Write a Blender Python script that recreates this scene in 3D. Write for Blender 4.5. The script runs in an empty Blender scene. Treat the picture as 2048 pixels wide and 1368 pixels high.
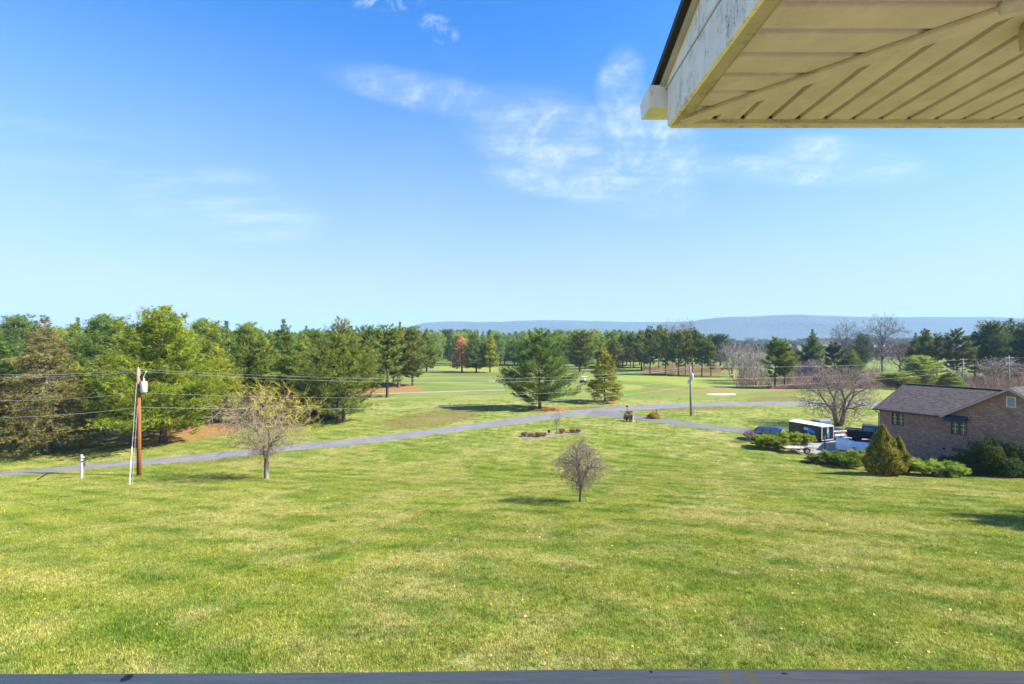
import bpy, bmesh, math, random
import numpy as np
from mathutils import Vector, Matrix, Euler

# ------------------------------------------------------------------ camera, sky, sun, exposure
sc = bpy.context.scene
F = 950.0          # focal length in photo pixels (2048 wide)
HY = 682.0         # horizon row
CZ = 13.0          # camera height above the valley datum (m)
cd = bpy.data.cameras.new("camera"); cam = bpy.data.objects.new("camera", cd)
sc.collection.objects.link(cam); sc.camera = cam
cam.location = (0, 0, CZ); cam.rotation_euler = (math.radians(90), 0, 0)
cd.sensor_width = 36.0; cd.lens = 36.0 * F / 2048; cd.shift_y = (HY - 684) / 2048
cd.clip_start = 0.05; cd.clip_end = 20000

SUN_EL, SUN_AZ = math.radians(39), math.radians(97)   # azimuth from +Y (view direction) clockwise
sd = Vector((math.sin(SUN_AZ) * math.cos(SUN_EL), math.cos(SUN_AZ) * math.cos(SUN_EL), math.sin(SUN_EL)))
sl = bpy.data.lights.new("sun", 'SUN'); sl.energy = 5.0; sl.angle = math.radians(0.53); sl.color = (1.0, 0.95, 0.86)
so = bpy.data.objects.new("sun", sl); sc.collection.objects.link(so)
so.rotation_euler = (-sd).to_track_quat('-Z', 'Y').to_euler()
so.location = (60, -10, 60)

world = bpy.data.worlds.new("World"); sc.world = world; world.use_nodes = True
def build_world():
    nt = world.node_tree; N = nt.nodes; L = nt.links; N.clear()
    out = N.new('ShaderNodeOutputWorld'); bg = N.new('ShaderNodeBackground')
    sky = N.new('ShaderNodeTexSky'); sky.sky_type = 'NISHITA'; sky.sun_disc = False
    sky.sun_elevation = SUN_EL; sky.sun_rotation = SUN_AZ
    sky.altitude = 100; sky.air_density = 1.0; sky.dust_density = 0.25; sky.ozone_density = 3.0
    hs = N.new('ShaderNodeHueSaturation'); hs.inputs['Saturation'].default_value = 1.30; hs.inputs['Value'].default_value = 1.0
    tn = N.new('ShaderNodeMix'); tn.data_type = 'RGBA'; tn.blend_type = 'MULTIPLY'; tn.inputs[0].default_value = 1; L.new(sky.outputs[0], tn.inputs[6]); tn.inputs[7].default_value = (.93, .935, 1.06, 1); L.new(tn.outputs[2], hs.inputs['Color'])
    tc = N.new('ShaderNodeTexCoord'); sep = N.new('ShaderNodeSeparateXYZ'); L.new(tc.outputs['Generated'], sep.inputs[0])
    def m(op, a, b=None, c=None, clamp=False):
        n = N.new('ShaderNodeMath'); n.operation = op; n.use_clamp = clamp
        for i, v in enumerate((a, b, c)):
            if v is None: continue
            if isinstance(v, (int, float)): n.inputs[i].default_value = v
            else: L.new(v, n.inputs[i])
        return n.outputs[0]
    den = m('ADD', m('MAXIMUM', sep.outputs[2], 0.0), 0.12)
    u = m('DIVIDE', sep.outputs[0], den); v = m('DIVIDE', sep.outputs[1], den)
    cb = N.new('ShaderNodeCombineXYZ'); L.new(u, cb.inputs[0]); L.new(v, cb.inputs[1])
    def noise(sx, sy, rot, scale, det, dist, off=(0, 0, 0), rough=0.6):
        mp = N.new('ShaderNodeMapping'); mp.inputs['Scale'].default_value = (sx, sy, 1); mp.inputs['Rotation'].default_value = (0, 0, rot)
        mp.inputs['Location'].default_value = off
        L.new(cb.outputs[0], mp.inputs[0]); n = N.new('ShaderNodeTexNoise'); n.inputs['Scale'].default_value = scale
        n.inputs['Detail'].default_value = det; n.inputs['Distortion'].default_value = dist; n.inputs['Roughness'].default_value = rough
        L.new(mp.outputs[0], n.inputs[0]); return n.outputs[0]
    def ramp(x, a, b):
        n = N.new('ShaderNodeMapRange'); n.interpolation_type = 'SMOOTHSTEP'; n.inputs[1].default_value = a; n.inputs[2].default_value = b
        L.new(x, n.inputs[0]); return n.outputs[0]
    wisp = ramp(noise(1.0, 0.55, 0.5, 1.7, 9, 0.9, (3.1, 0.4, 0)), 0.47, 0.78)
    veil = ramp(noise(0.5, 0.4, 0.2, 0.8, 6, 0.5, (1.0, 7.4, 0)), 0.42, 0.8)
    # gnomonic position of the wisps seen in the photograph
    yy = m('MAXIMUM', sep.outputs[1], 0.05)
    gx = m('DIVIDE', sep.outputs[0], yy); gz = m('DIVIDE', sep.outputs[2], yy)
    def blob(px, py, rx, ry, tilt=0.0):
        cx, cz = (px - 1024) / F, (HY - py) / F
        dx = m('SUBTRACT', gx, cx); dz = m('SUBTRACT', gz, cz)
        dz = m('ADD', dz, m('MULTIPLY', dx, tilt))
        a = m('DIVIDE', dx, rx / F); b = m('DIVIDE', dz, ry / F)
        d = m('ADD', m('MULTIPLY', a, a), m('MULTIPLY', b, b))
        return m('SUBTRACT', 1.0, d, clamp=True)
    det = ramp(noise(1.3, 0.8, 0.6, 3.4, 13, 0.5, (0.3, 2.2, 0), 0.68), 0.30, 0.75)
    det2 = ramp(noise(0.5, 1.5, 0.2, 1.6, 10, 0.3, (5.3, 1.2, 0), 0.6), 0.3, 0.8)
    acc = None
    for b in ((1080, 245, 210, 85, 0.15), (1170, 330, 270, 95, 0.3), (1290, 300, 150, 150, 0), (1240, 170, 60, 90, -.4), (860, 185, 260, 50, 0.2), 
              (1060, 360, 120, 40, .2), (1700, 320, 200, 60, 0.1), (1560, 340, 260, 40, .05)):
        o = blob(*b); acc = o if acc is None else m('MAXIMUM', acc, o)
    fib = noise(0.55, 2.4, 0.42, 3.0, 13, 0.6, (2.3, 5.2, 0), 0.70); fine_ = noise(1, 1.4, 0.9, 9.0, 8, 0.4, (7.3, 1.2, 0), 0.7)
    det = ramp(m('ADD', m('ADD', m('MULTIPLY', det, 0.30), m('MULTIPLY', fib, 0.50)), m('MULTIPLY', fine_, 0.20)), 0.36, 0.84)
    acc = ramp(acc, 0.0, 1.0)
    cg = N.new('ShaderNodeCombineXYZ'); L.new(gx, cg.inputs[0]); L.new(gz, cg.inputs[1])
    gn = N.new('ShaderNodeTexNoise'); gn.inputs['Scale'].default_value = 26; gn.inputs['Detail'].default_value = 9; gn.inputs['Roughness'].default_value = .68; gn.inputs['Distortion'].default_value = .5; L.new(cg.outputs[0], gn.inputs[0])
    puff = m('MULTIPLY', m('MAXIMUM', ramp(blob(878, 58, 46, 34, .3), 0, 1), ramp(blob(775, 4, 90, 22, 0), 0, 1)), ramp(gn.outputs[0], .42, .72))
    det = m('MULTIPLY', det, ramp(gn.outputs[0], .05, .70))
    left = m('MAXIMUM', blob(120, 295, 330, 60, 0.14), blob(420, 400, 260, 90, 0.2))
    low = m('ADD', m('MULTIPLY', m('MULTIPLY', acc, det), 1.12), m('MULTIPLY', m('MULTIPLY', ramp(left, 0, .9), ramp(det2, 0, .9)), 0.55))
    low = m('ADD', low, m('MULTIPLY', m('MULTIPLY', wisp, veil), 0.22))
    low = m('ADD', low, m('MULTIPLY', puff, 0.6)); low = m('ADD', low, m('MULTIPLY', acc, 0.13)); low = m('ADD', low, m('MULTIPLY', veil, 0.05), clamp=True)
    low = m('MULTIPLY', low, 0.85)
    hz = N.new('ShaderNodeMix'); hz.data_type = 'RGBA'
    L.new(ramp(m('MAXIMUM', sep.outputs[2], 0.0), 0.60, -0.14), hz.inputs[0]); L.new(hs.outputs[0], hz.inputs[6]); hz.inputs[7].default_value = (1.98, 2.18, 3.05, 1)
    mix = N.new('ShaderNodeMix'); mix.data_type = 'RGBA'
    L.new(low, mix.inputs[0]); L.new(hz.outputs[2], mix.inputs[6]); mix.inputs[7].default_value = (3.4, 3.75, 4.2, 1)
    L.new(mix.outputs[2], bg.inputs[0]); bg.inputs[1].default_value = 0.0975
    L.new(bg.outputs[0], out.inputs[0])
build_world()
sc.view_settings.view_transform = 'Standard'; sc.view_settings.look = 'None'
sc.view_settings.exposure = 1.62; sc.view_settings.gamma = 1.0
sc.view_settings.use_curve_mapping = False
sc.cycles.max_bounces = 8; sc.cycles.diffuse_bounces = 3; sc.cycles.transmission_bounces = 4; sc.cycles.transparent_max_bounces = 6
sc.cycles.volume_bounces = 0

rng = np.random.default_rng(7); random.seed(7)
C = sc.collection

# ------------------------------------------------------------------ terrain
def sstep(x, a, b):
    t = np.clip((x - a) / (b - a), 0, 1); return t * t * (3 - 2 * t)
def drop(X, Z):
    """how far the ground lies under the camera at X (right), Z (depth)"""
    X = np.asarray(X, float); Z = np.asarray(Z, float)
    a = 6.5 + .163 * (Z - 9.4); b = 12.35 + 0 * Z; k = 0.9
    h = np.clip(0.5 + 0.5 * (b - a) / k, 0, 1)
    d = b * (1 - h) + a * h - k * h * (1 - h)
    d = np.maximum(d, 4.8)
    d = d + 0.07 * np.sin(X * .17 + 1.3) * np.sin(Z * .21) * sstep(Z, 8, 20)
    f = sstep(Z, 104, 150)
    d = d + f * (0.35 * np.sin(X * .021 + 2.0) * np.cos(Z * .023) + 0.2 * np.sin(X * .05 + Z * .034))
    d = d - 1.0 * np.exp(-((X - 84) / 22) ** 2 - ((Z - 112) / 7) ** 2)      # grass mound beyond the road, right
    d = d + 0.5 * np.exp(-((X - 40) / 30) ** 2 - ((Z - 112) / 7) ** 2)
    g = sstep(Z, 700, 2500); d = d + g * 4.0
    return d
def gz(X, Z): return float(CZ - drop(X, Z))
def G(x, y):
    """point of the ground that the photo shows at pixel x, y"""
    k = (y - HY) / F
    lo, hi = 5.0, 5000.0
    Z = 5.0
    while Z < 5000:
        if k * Z >= float(drop((x - 1024) / F * Z, Z)): break
        lo = Z; Z *= 1.01
    hi = Z
    for _ in range(30):
        mzz = .5 * (lo + hi)
        if k * mzz >= float(drop((x - 1024) / F * mzz, mzz)): hi = mzz
        else: lo = mzz
    Z = .5 * (lo + hi); X = (x - 1024) / F * Z
    return Vector((X, Z, gz(X, Z)))
def P(x, y, Z): return Vector(((x - 1024) / F * Z, Z, CZ + (HY - y) / F * Z))

# ------------------------------------------------------------------ node helpers
class NT:
    def __init__(s, nt): s.nt = nt; s.N = nt.nodes; s.L = nt.links
    def new(s, t, **kw):
        n = s.N.new(t)
        for k, v in kw.items(): setattr(n, k, v)
        return n
    def set(s, sock, v):
        if isinstance(v, bpy.types.NodeSocket): s.L.new(v, sock)
        elif v is not None:
            if hasattr(sock, 'default_value'):
                try: sock.default_value = v
                except Exception: sock.default_value = (*v, 1) if len(v) == 3 else v
    def math(s, op, a, b=None, clamp=False):
        n = s.new('ShaderNodeMath', operation=op, use_clamp=clamp); s.set(n.inputs[0], a); s.set(n.inputs[1], b); return n.outputs[0]
    def noise(s, vec, scale, det=4, rough=.55, dist=0.0):
        n = s.new('ShaderNodeTexNoise'); s.set(n.inputs['Vector'], vec); n.inputs['Scale'].default_value = scale
        n.inputs['Detail'].default_value = det; n.inputs['Roughness'].default_value = rough; n.inputs['Distortion'].default_value = dist
        return n.outputs[0]
    def ramp(s, x, a, b, c=0.0, d=1.0):
        n = s.new('ShaderNodeMapRange'); n.interpolation_type = 'SMOOTHSTEP'
        s.set(n.inputs[0], x)
        for i, v in zip((1, 2, 3, 4), (a, b, c, d)): n.inputs[i].default_value = v
        return n.outputs[0]
    def mix(s, f, a, b, mode='MIX'):
        n = s.new('ShaderNodeMix', data_type='RGBA', blend_type=mode); s.set(n.inputs[0], f)
        for i, v in ((6, a), (7, b)):
            if isinstance(v, bpy.types.NodeSocket): s.L.new(v, n.inputs[i])
            else: n.inputs[i].default_value = (*v[:3], 1)
        return n.outputs[2]
    def mapping(s, vec, scale=(1, 1, 1), rot=(0, 0, 0), loc=(0, 0, 0)):
        n = s.new('ShaderNodeMapping'); s.set(n.inputs[0], vec); n.inputs['Scale'].default_value = scale
        n.inputs['Rotation'].default_value = rot; n.inputs['Location'].default_value = loc; return n.outputs[0]
    def bump(s, h, strength=.3, dist=.02):
        n = s.new('ShaderNodeBump'); s.set(n.inputs['Height'], h); n.inputs['Strength'].default_value = strength; n.inputs['Distance'].default_value = dist
        return n.outputs[0]
def mat(name, fn):
    m = bpy.data.materials.new(name); m.use_nodes = True; nt = m.node_tree; nt.nodes.clear(); t = NT(nt)
    out = t.new('ShaderNodeOutputMaterial'); sh = fn(t); t.L.new(sh, out.inputs[0]); return m
def pbsdf(t, col, rough=.7, metal=0.0, spec=.3, normal=None, coat=0.0):
    p = t.new('ShaderNodeBsdfPrincipled'); t.set(p.inputs['Base Color'], col if isinstance(col, bpy.types.NodeSocket) else (*col, 1))
    t.set(p.inputs['Roughness'], rough); p.inputs['Metallic'].default_value = metal; p.inputs['Specular IOR Level'].default_value = spec
    if normal is not None: t.L.new(normal, p.inputs['Normal'])
    if coat: p.inputs['Coat Weight'].default_value = coat; p.inputs['Coat Roughness'].default_value = .05
    return p.outputs[0]
def simple(name, col, rough=.6, metal=0, spec=.3, vary=.15, scale=6.0, coat=0.0, bump=0.0):
    def fn(t):
        co = t.new('ShaderNodeTexCoord').outputs['Object']
        n = t.noise(co, scale, 5, .6)
        k = t.ramp(n, .25, .75, 1 - vary, 1 + vary)
        c = t.mix(1.0, col, t_rgb(t, k), 'MULTIPLY')
        nb = t.bump(n, bump, .01) if bump else None
        return pbsdf(t, c, rough, metal, spec, nb, coat)
    return mat(name, fn)
def t_rgb(t, k):
    n = t.new('ShaderNodeCombineColor'); [t.L.new(k, n.inputs[i]) for i in range(3)]; return n.outputs[0]

# lawn colour, shared by ground and blades (world position)
def lawn_colour(t, blades=False):
    pos = t.new('ShaderNodeNewGeometry').outputs['Position']
    p2 = t.mapping(pos, (1, 1, 0))
    warp = t.noise(p2, .35, 3)
    big = t.noise(t.mapping(p2, (.9, 1.0, 0)), .13, 5, .65, .8)
    med = t.noise(t.mapping(p2, (.8, 1.0, 0)), .7, 6, .68, .6)
    fine = t.noise(p2, 5.0, 4, .7)
    vfine = t.noise(p2, 26.0, 3, .75)
    s = t.math('ADD', t.math('MULTIPLY', big, .55), t.math('MULTIPLY', med, .45))
    straw = t.ramp(s, .44, .64)
    # faint mower stripes
    w = t.new('ShaderNodeTexWave'); t.set(w.inputs['Vector'], t.mapping(pos, (1, 1, 0), (0, 0, -1.126))); w.inputs['Scale'].default_value = .15
    w.inputs['Distortion'].default_value = 1.2; w.inputs['Detail'].default_value = 2; w.inputs['Detail Scale'].default_value = .4
    stripe = t.math('MULTIPLY', w.outputs['Fac'], .45)
    g = t.ramp(t.noise(t.mapping(p2, (.7, 1, 0), (0, 0, .3), (9, 3, 0)), .45, 4, .6, .5), .38, .64)
    green = t.mix(g, (.135, .222, .028), (.285, .328, .052))
    green = t.mix(stripe, green, (.36, .37, .08))
    col = t.mix(t.math('MULTIPLY', straw, .62), green, (.56, .47, .20))
    f = t.ramp(fine, .3, .7, .72, 1.22); col = t.mix(1.0, col, t_rgb(t, f), 'MULTIPLY')
    pinch = t.ramp(t.noise(t.mapping(p2, (1, 1, 0), (0, 0, 0), (4, 8, 0)), 1.7, 5, .7), .62, .74)
    col = t.mix(t.math('MULTIPLY', pinch, .55), col, (.50, .40, .18))
    cloverm = t.ramp(t.noise(t.mapping(p2, (.8, 1, 0), (0, 0, 0), (14, 2, 0)), 1.1, 5, .65), .60, .70)
    col = t.mix(t.math('MULTIPLY', cloverm, .55), col, (.09, .165, .025))
    col = t.mix(1.0, col, (.79, .81, .79), 'MULTIPLY')
    if not blades:
        v = t.ramp(vfine, .3, .7, .72, 1.2); col = t.mix(1.0, col, t_rgb(t, v), 'MULTIPLY')
    return col, fine, vfine, pos
def ground_fn(t):
    col, fine, vfine, pos = lawn_colour(t)
    a = t.new('ShaderNodeAttribute', attribute_name='cover'); sp = t.new('ShaderNodeSeparateColor'); t.L.new(a.outputs['Color'], sp.inputs[0])
    n = t.noise(pos, 1.3, 5, .65); n2 = t.math('MULTIPLY', t.math('SUBTRACT', n, .5), 1.3)
    far = t.new('ShaderNodeSeparateXYZ'); t.L.new(pos, far.inputs[0])
    fz = t.ramp(far.outputs[1], 88, 125)
    gn = t.noise(t.mapping(pos, (.35, 1, 0)), .12, 5, .6, .3)
    golf = t.mix(t.ramp(gn, .38, .62), (.11, .18, .03), (.21, .25, .055))
    golf = t.mix(t.ramp(t.noise(pos, 1.1, 4, .7), .35, .7, 0, .5), golf, (.27, .26, .08))
    col = t.mix(fz, col, golf)
    fz2 = t.ramp(far.outputs[1], 420, 800)
    fields = t.mix(t.ramp(t.noise(t.mapping(pos, (1, .5, 0)), .006, 3), .45, .55), (.24, .20, .11), (.12, .17, .05))
    col = t.mix(fz2, col, fields)
    def m(ch, lo=.35, hi=.62):
        return t.ramp(t.math('ADD', sp.outputs[ch], t.math('MULTIPLY', n2, .6)), lo, hi)
    col = t.mix(m(2), col, (.25, .29, .05))
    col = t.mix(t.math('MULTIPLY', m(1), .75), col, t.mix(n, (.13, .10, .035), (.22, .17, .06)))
    col = t.mix(m(0), col, t.mix(t.noise(pos, 4, 4), (.30, .11, .04), (.38, .22, .11)))
    col = t.mix(1.0, col, (.80, .80, .78), 'MULTIPLY')
    b = t.bump(t.math('ADD', fine, vfine), .55, .05)
    return pbsdf(t, col, .95, 0, .1, b)
M = {}
M['ground'] = mat('lawn_ground', ground_fn)
def blade_fn(t):
    col, *_ = lawn_colour(t, True)
    at = t.new('ShaderNodeAttribute', attribute_name='tint')
    c = t.mix(1.0, col, at.outputs['Color'], 'MULTIPLY')
    c = t.mix(1.0, c, (1.25, 1.25, 1.15), 'MULTIPLY')
    d = t.new('ShaderNodeBsdfDiffuse'); t.L.new(c, d.inputs[0])
    tr = t.new('ShaderNodeBsdfTranslucent'); t.L.new(c, tr.inputs[0])
    mx = t.new('ShaderNodeMixShader'); mx.inputs[0].default_value = .4; t.L.new(d.outputs[0], mx.inputs[1]); t.L.new(tr.outputs[0], mx.inputs[2])
    return mx.outputs[0]
M['blade'] = mat('grass_blade', blade_fn)

def asphalt(name, base, crack=.5):
    def fn(t):
        pos = t.new('ShaderNodeNewGeometry').outputs['Position']
        n = t.noise(pos, .5, 5, .6); f = t.noise(pos, 18, 4, .7); u = t.new('ShaderNodeUVMap').outputs[0]
        c = t.mix(t.ramp(n, .35, .65), tuple(b * .88 for b in base), tuple(b * 1.1 for b in base))
        c = t.mix(t.ramp(f, .4, .7, 0, .5), c, tuple(b * .7 for b in base))
        sx = t.new('ShaderNodeSeparateXYZ'); t.L.new(u, sx.inputs[0])
        # wheel tracks: darker, polished bands
        d1 = t.math('ABSOLUTE', t.math('SUBTRACT', t.math('ABSOLUTE', t.math('SUBTRACT', sx.outputs[1], .5)), .22))
        tr = t.ramp(d1, .03, .10, .35, 0)
        c = t.mix(tr, c, tuple(b * .72 for b in base))
        v = t.new('ShaderNodeTexVoronoi', feature='DISTANCE_TO_EDGE'); t.set(v.inputs['Vector'], t.mapping(pos, (1, 1, 0))); v.inputs['Scale'].default_value = .22
        cr = t.ramp(v.outputs['Distance'], .003, .014, crack, 0)
        c = t.mix(cr, c, tuple(b * .4 for b in base))
        return pbsdf(t, c, .85, 0, .2, t.bump(f, .3, .01))
    return mat(name, fn)
M['asphalt'] = asphalt('asphalt', (.178, .174, .178))
M['drive'] = asphalt('drive_asphalt', (.145, .140, .148), .25)
M['concrete'] = asphalt('pad_concrete', (.28, .265, .25), .3)
M['path'] = asphalt('path_grit', (.27, .26, .22), 0)
M['sand'] = simple('bunker_sand', (.46, .43, .37), .9)

def foliage_fn(trans):
    def fn(t):
        oi = t.new('ShaderNodeObjectInfo'); at = t.new('ShaderNodeAttribute', attribute_name='tint')
        c = t.mix(1.0, oi.outputs['Color'], at.outputs['Color'], 'MULTIPLY'); c = t.mix(1.0, c, (1.98, 1.86, 1.55), 'MULTIPLY')
        pos = t.new('ShaderNodeNewGeometry').outputs['Position']
        n = t.noise(pos, .55, 3, .6)
        c = t.mix(t.ramp(n, .3, .75, 0, .5), c, t.mix(1.0, c, (1.25, 1.2, .85), 'MULTIPLY'))
        d = t.new('ShaderNodeBsdfDiffuse'); t.L.new(c, d.inputs[0])
        tr = t.new('ShaderNodeBsdfTranslucent'); t.L.new(c, tr.inputs[0])
        mx = t.new('ShaderNodeMixShader'); mx.inputs[0].default_value = trans; t.L.new(d.outputs[0], mx.inputs[1]); t.L.new(tr.outputs[0], mx.inputs[2])
        return mx.outputs[0]
    return fn
M['foliage'] = mat('needle_foliage', foliage_fn(.40))
def bark_fn(t):
    oi = t.new('ShaderNodeObjectInfo'); co = t.new('ShaderNodeTexCoord').outputs['Object']
    n = t.noise(t.mapping(co, (6, 6, 1.2)), 1.5, 5, .65)
    k = t.ramp(n, .3, .7, .55, 1.35)
    c = t.mix(1.0, oi.outputs['Color'], t_rgb(t, k), 'MULTIPLY')
    return pbsdf(t, c, .9, 0, .1, t.bump(n, .6, .05))
M['bark'] = mat('bark', bark_fn)

# ------------------------------------------------------------------ object helpers
def tag(o, label=None, cat=None, group=None, kind=None):
    if label: o['label'] = label
    if cat: o['category'] = cat
    if group: o['group'] = group
    if kind: o['kind'] = kind
    return o
def link(name, data, parent=None, color=None):
    o = bpy.data.objects.new(name, data); C.objects.link(o)
    if parent is not None: o.parent = parent
    if color: o.color = (*color, 1)
    return o
def empty(name, loc=(0, 0, 0), rz=0.0, label=None, cat=None, group=None):
    o = link(name, None); o.location = loc; o.rotation_euler = (0, 0, rz); o.empty_display_size = .3
    return tag(o, label, cat, group)
def np_mesh(name, V, Fc, material=None, tint=None, smooth=False):
    """V (n,3); Fc (m,k) ; tint per face (m,3)"""
    me = bpy.data.meshes.new(name); V = np.asarray(V, np.float32); Fc = np.asarray(Fc, np.int32)
    m, k = Fc.shape
    me.vertices.add(len(V)); me.vertices.foreach_set('co', V.ravel())
    me.loops.add(m * k); me.loops.foreach_set('vertex_index', Fc.ravel())
    me.polygons.add(m); me.polygons.foreach_set('loop_start', np.arange(0, m * k, k, dtype=np.int32))
    me.polygons.foreach_set('loop_total', np.full(m, k, np.int32))
    if smooth: me.polygons.foreach_set('use_smooth', np.ones(m, bool))
    me.update(calc_edges=True)
    if tint is not None:
        a = me.color_attributes.new('tint', 'FLOAT_COLOR', 'CORNER')
        c = np.ones((m * k, 4), np.float32); c[:, :3] = np.repeat(tint, k, 0); a.data.foreach_set('color', c.ravel())
    if material: me.materials.append(material)
    return me
def bm_mesh(name, bm, material, smooth=False):
    bmesh.ops.recalc_face_normals(bm, faces=bm.faces)
    me = bpy.data.meshes.new(name); bm.to_mesh(me); bm.free()
    if material: me.materials.append(material)
    if smooth:
        for p in me.polygons: p.use_smooth = True
    return me
def box(bm, c, s, rot=None, taper=None):
    """box centred at c with full sizes s"""
    vs = []
    for dx, dy, dz in ((-1,-1,-1),(1,-1,-1),(1,1,-1),(-1,1,-1),(-1,-1,1),(1,-1,1),(1,1,1),(-1,1,1)):
        k = 1.0 if (taper is None or dz < 0) else taper
        v = Vector((dx*s[0]/2*k, dy*s[1]/2*k, dz*s[2]/2))
        if rot is not None: v = rot @ v
        vs.append(bm.verts.new(v + Vector(c)))
    for f in ((0,3,2,1),(4,5,6,7),(0,1,5,4),(1,2,6,5),(2,3,7,6),(3,0,4,7)): bm.faces.new([vs[i] for i in f])
    return vs
def hexa(bm, pts):
    vs = [bm.verts.new(p) for p in pts]
    for f in ((0,3,2,1),(4,5,6,7),(0,1,5,4),(1,2,6,5),(2,3,7,6),(3,0,4,7)): bm.faces.new([vs[i] for i in f])
def tube(bm, pts, r, n=8, cap=True):
    pts = [Vector(p) for p in pts]; rr = r if hasattr(r, '__len__') else [r] * len(pts); rings = []
    for i, p in enumerate(pts):
        d = (pts[min(i+1, len(pts)-1)] - pts[max(i-1, 0)]).normalized()
        a = d.orthogonal().normalized() if i == 0 else (a - d * a.dot(d)).normalized()
        b = d.cross(a)
        rings.append([bm.verts.new(p + (a*math.cos(2*math.pi*k/n) + b*math.sin(2*math.pi*k/n)) * rr[i]) for k in range(n)])
    for A, B in zip(rings, rings[1:]):
        for k in range(n): bm.faces.new((A[k], A[(k+1) % n], B[(k+1) % n], B[k]))
    if cap: bm.faces.new(rings[0][::-1]); bm.faces.new(rings[-1])
def prism(bm, poly, depth_vec):
    """poly: list of 3D points (planar), extruded along depth_vec"""
    dv = Vector(depth_vec); A = [bm.verts.new(p) for p in poly]; B = [bm.verts.new(Vector(p) + dv) for p in poly]; n = len(A)
    bm.faces.new(A[::-1]); bm.faces.new(B)
    for i in range(n): bm.faces.new((A[i], A[(i+1) % n], B[(i+1) % n], B[i]))
def disc_wheel(bm, c, axis, r, w, n=20):
    c = Vector(c); ax = Vector(axis).normalized(); tube(bm, [c - ax*w/2, c - ax*w*.35, c + ax*w*.35, c + ax*w/2], [r*.93, r, r, r*.93], n)
def part(name, bm, material, parent, smooth=False, bevel=0.0, label=None):
    o = link(name, bm_mesh(name, bm, material, smooth), parent)
    if bevel:
        m = o.modifiers.new('bevel', 'BEVEL'); m.width = bevel; m.segments = 2; m.limit_method = 'ANGLE'; m.angle_limit = .6
    if label: o['label'] = label
    return o
def BM(): return bmesh.new()

# ------------------------------------------------------------------ ground sheet
def ell(px, py, cx, cy, rx, ry, tilt=0):
    dx = (px - cx) / rx; dy = (py - cy - tilt * (px - cx)) / ry
    return np.clip(1.15 - (dx * dx + dy * dy) * .65, 0, 1)
def make_ground():
    def spaced(edges):
        out = []
        for a, b, s in edges: out += list(np.arange(a, b, s))
        return np.array(out + [edges[-1][1]])
    xs = spaced([(-9000, -2000, 500), (-2000, -600, 70), (-600, -200, 12), (-200, -90, 2.5), (-90, 120, .8), (120, 260, 2.5), (260, 700, 15), (700, 2000, 90), (2000, 9000, 500)])
    zs = spaced([(-400, -20, 20), (-20, 6, 1.3), (6, 118, .7), (118, 215, 1.3), (215, 420, 6), (420, 1200, 30), (1200, 9000, 300)])
    X, Z = np.meshgrid(xs, zs); D = drop(X, Z); V = np.stack([X, Z, CZ - D], -1).reshape(-1, 3)
    nx, nz = len(xs), len(zs); i = np.arange(nx - 1)[None, :] + nx * np.arange(nz - 1)[:, None]; i = i.ravel()
    Fc = np.stack([i, i + 1, i + 1 + nx, i + nx], 1)
    me = np_mesh('ground', V, Fc, M['ground'], smooth=True)
    Zs = np.maximum(Z, 3.0); px = (1024 + F * X / Zs).ravel(); py = (HY + F * D / Zs).ravel(); ok = (Z > 4).ravel()
    R = np.zeros(len(px)); Gr = R.copy(); B = R.copy()
    for e in ((350, 868, 125, 17, -.10), (440, 857, 50, 12, -.12), (690, 778, 110, 5, 0), (805, 777, 42, 5), (1095, 818, 42, 6), (1400, 780, 130, 1.6, .03),
              (1215, 804, 22, 3), (700, 784, 60, 6), (1565, 778, 35, 4), (520, 785, 90, 9, -.1), (60, 882, 70, 6), (1640, 770, 100, 6)):
        R = np.maximum(R, ell(px, py, *e))
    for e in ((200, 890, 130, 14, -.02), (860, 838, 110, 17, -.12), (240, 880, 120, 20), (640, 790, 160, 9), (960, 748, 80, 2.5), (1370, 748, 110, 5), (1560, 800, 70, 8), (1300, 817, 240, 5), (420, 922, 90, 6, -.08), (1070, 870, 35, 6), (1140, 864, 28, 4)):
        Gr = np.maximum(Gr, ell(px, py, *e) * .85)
    for e in ((1440, 767, 105, 8, .02), (940, 737, 70, 5, .03), (1190, 738, 40, 5), (1330, 757, 120, 6), (1230, 775, 60, 6)):
        B = np.maximum(B, ell(px, py, *e))
    col = np.zeros((len(px), 4), np.float32); col[:, 0] = R * ok; col[:, 1] = Gr * ok; col[:, 2] = B * ok; col[:, 3] = 1
    a = me.color_attributes.new('cover', 'FLOAT_COLOR', 'POINT'); a.data.foreach_set('color', col.ravel())
    tag(link('ground', me), 'sloping lawn running down to the road and on into the golf course', None, None, 'structure')
make_ground()

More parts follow.
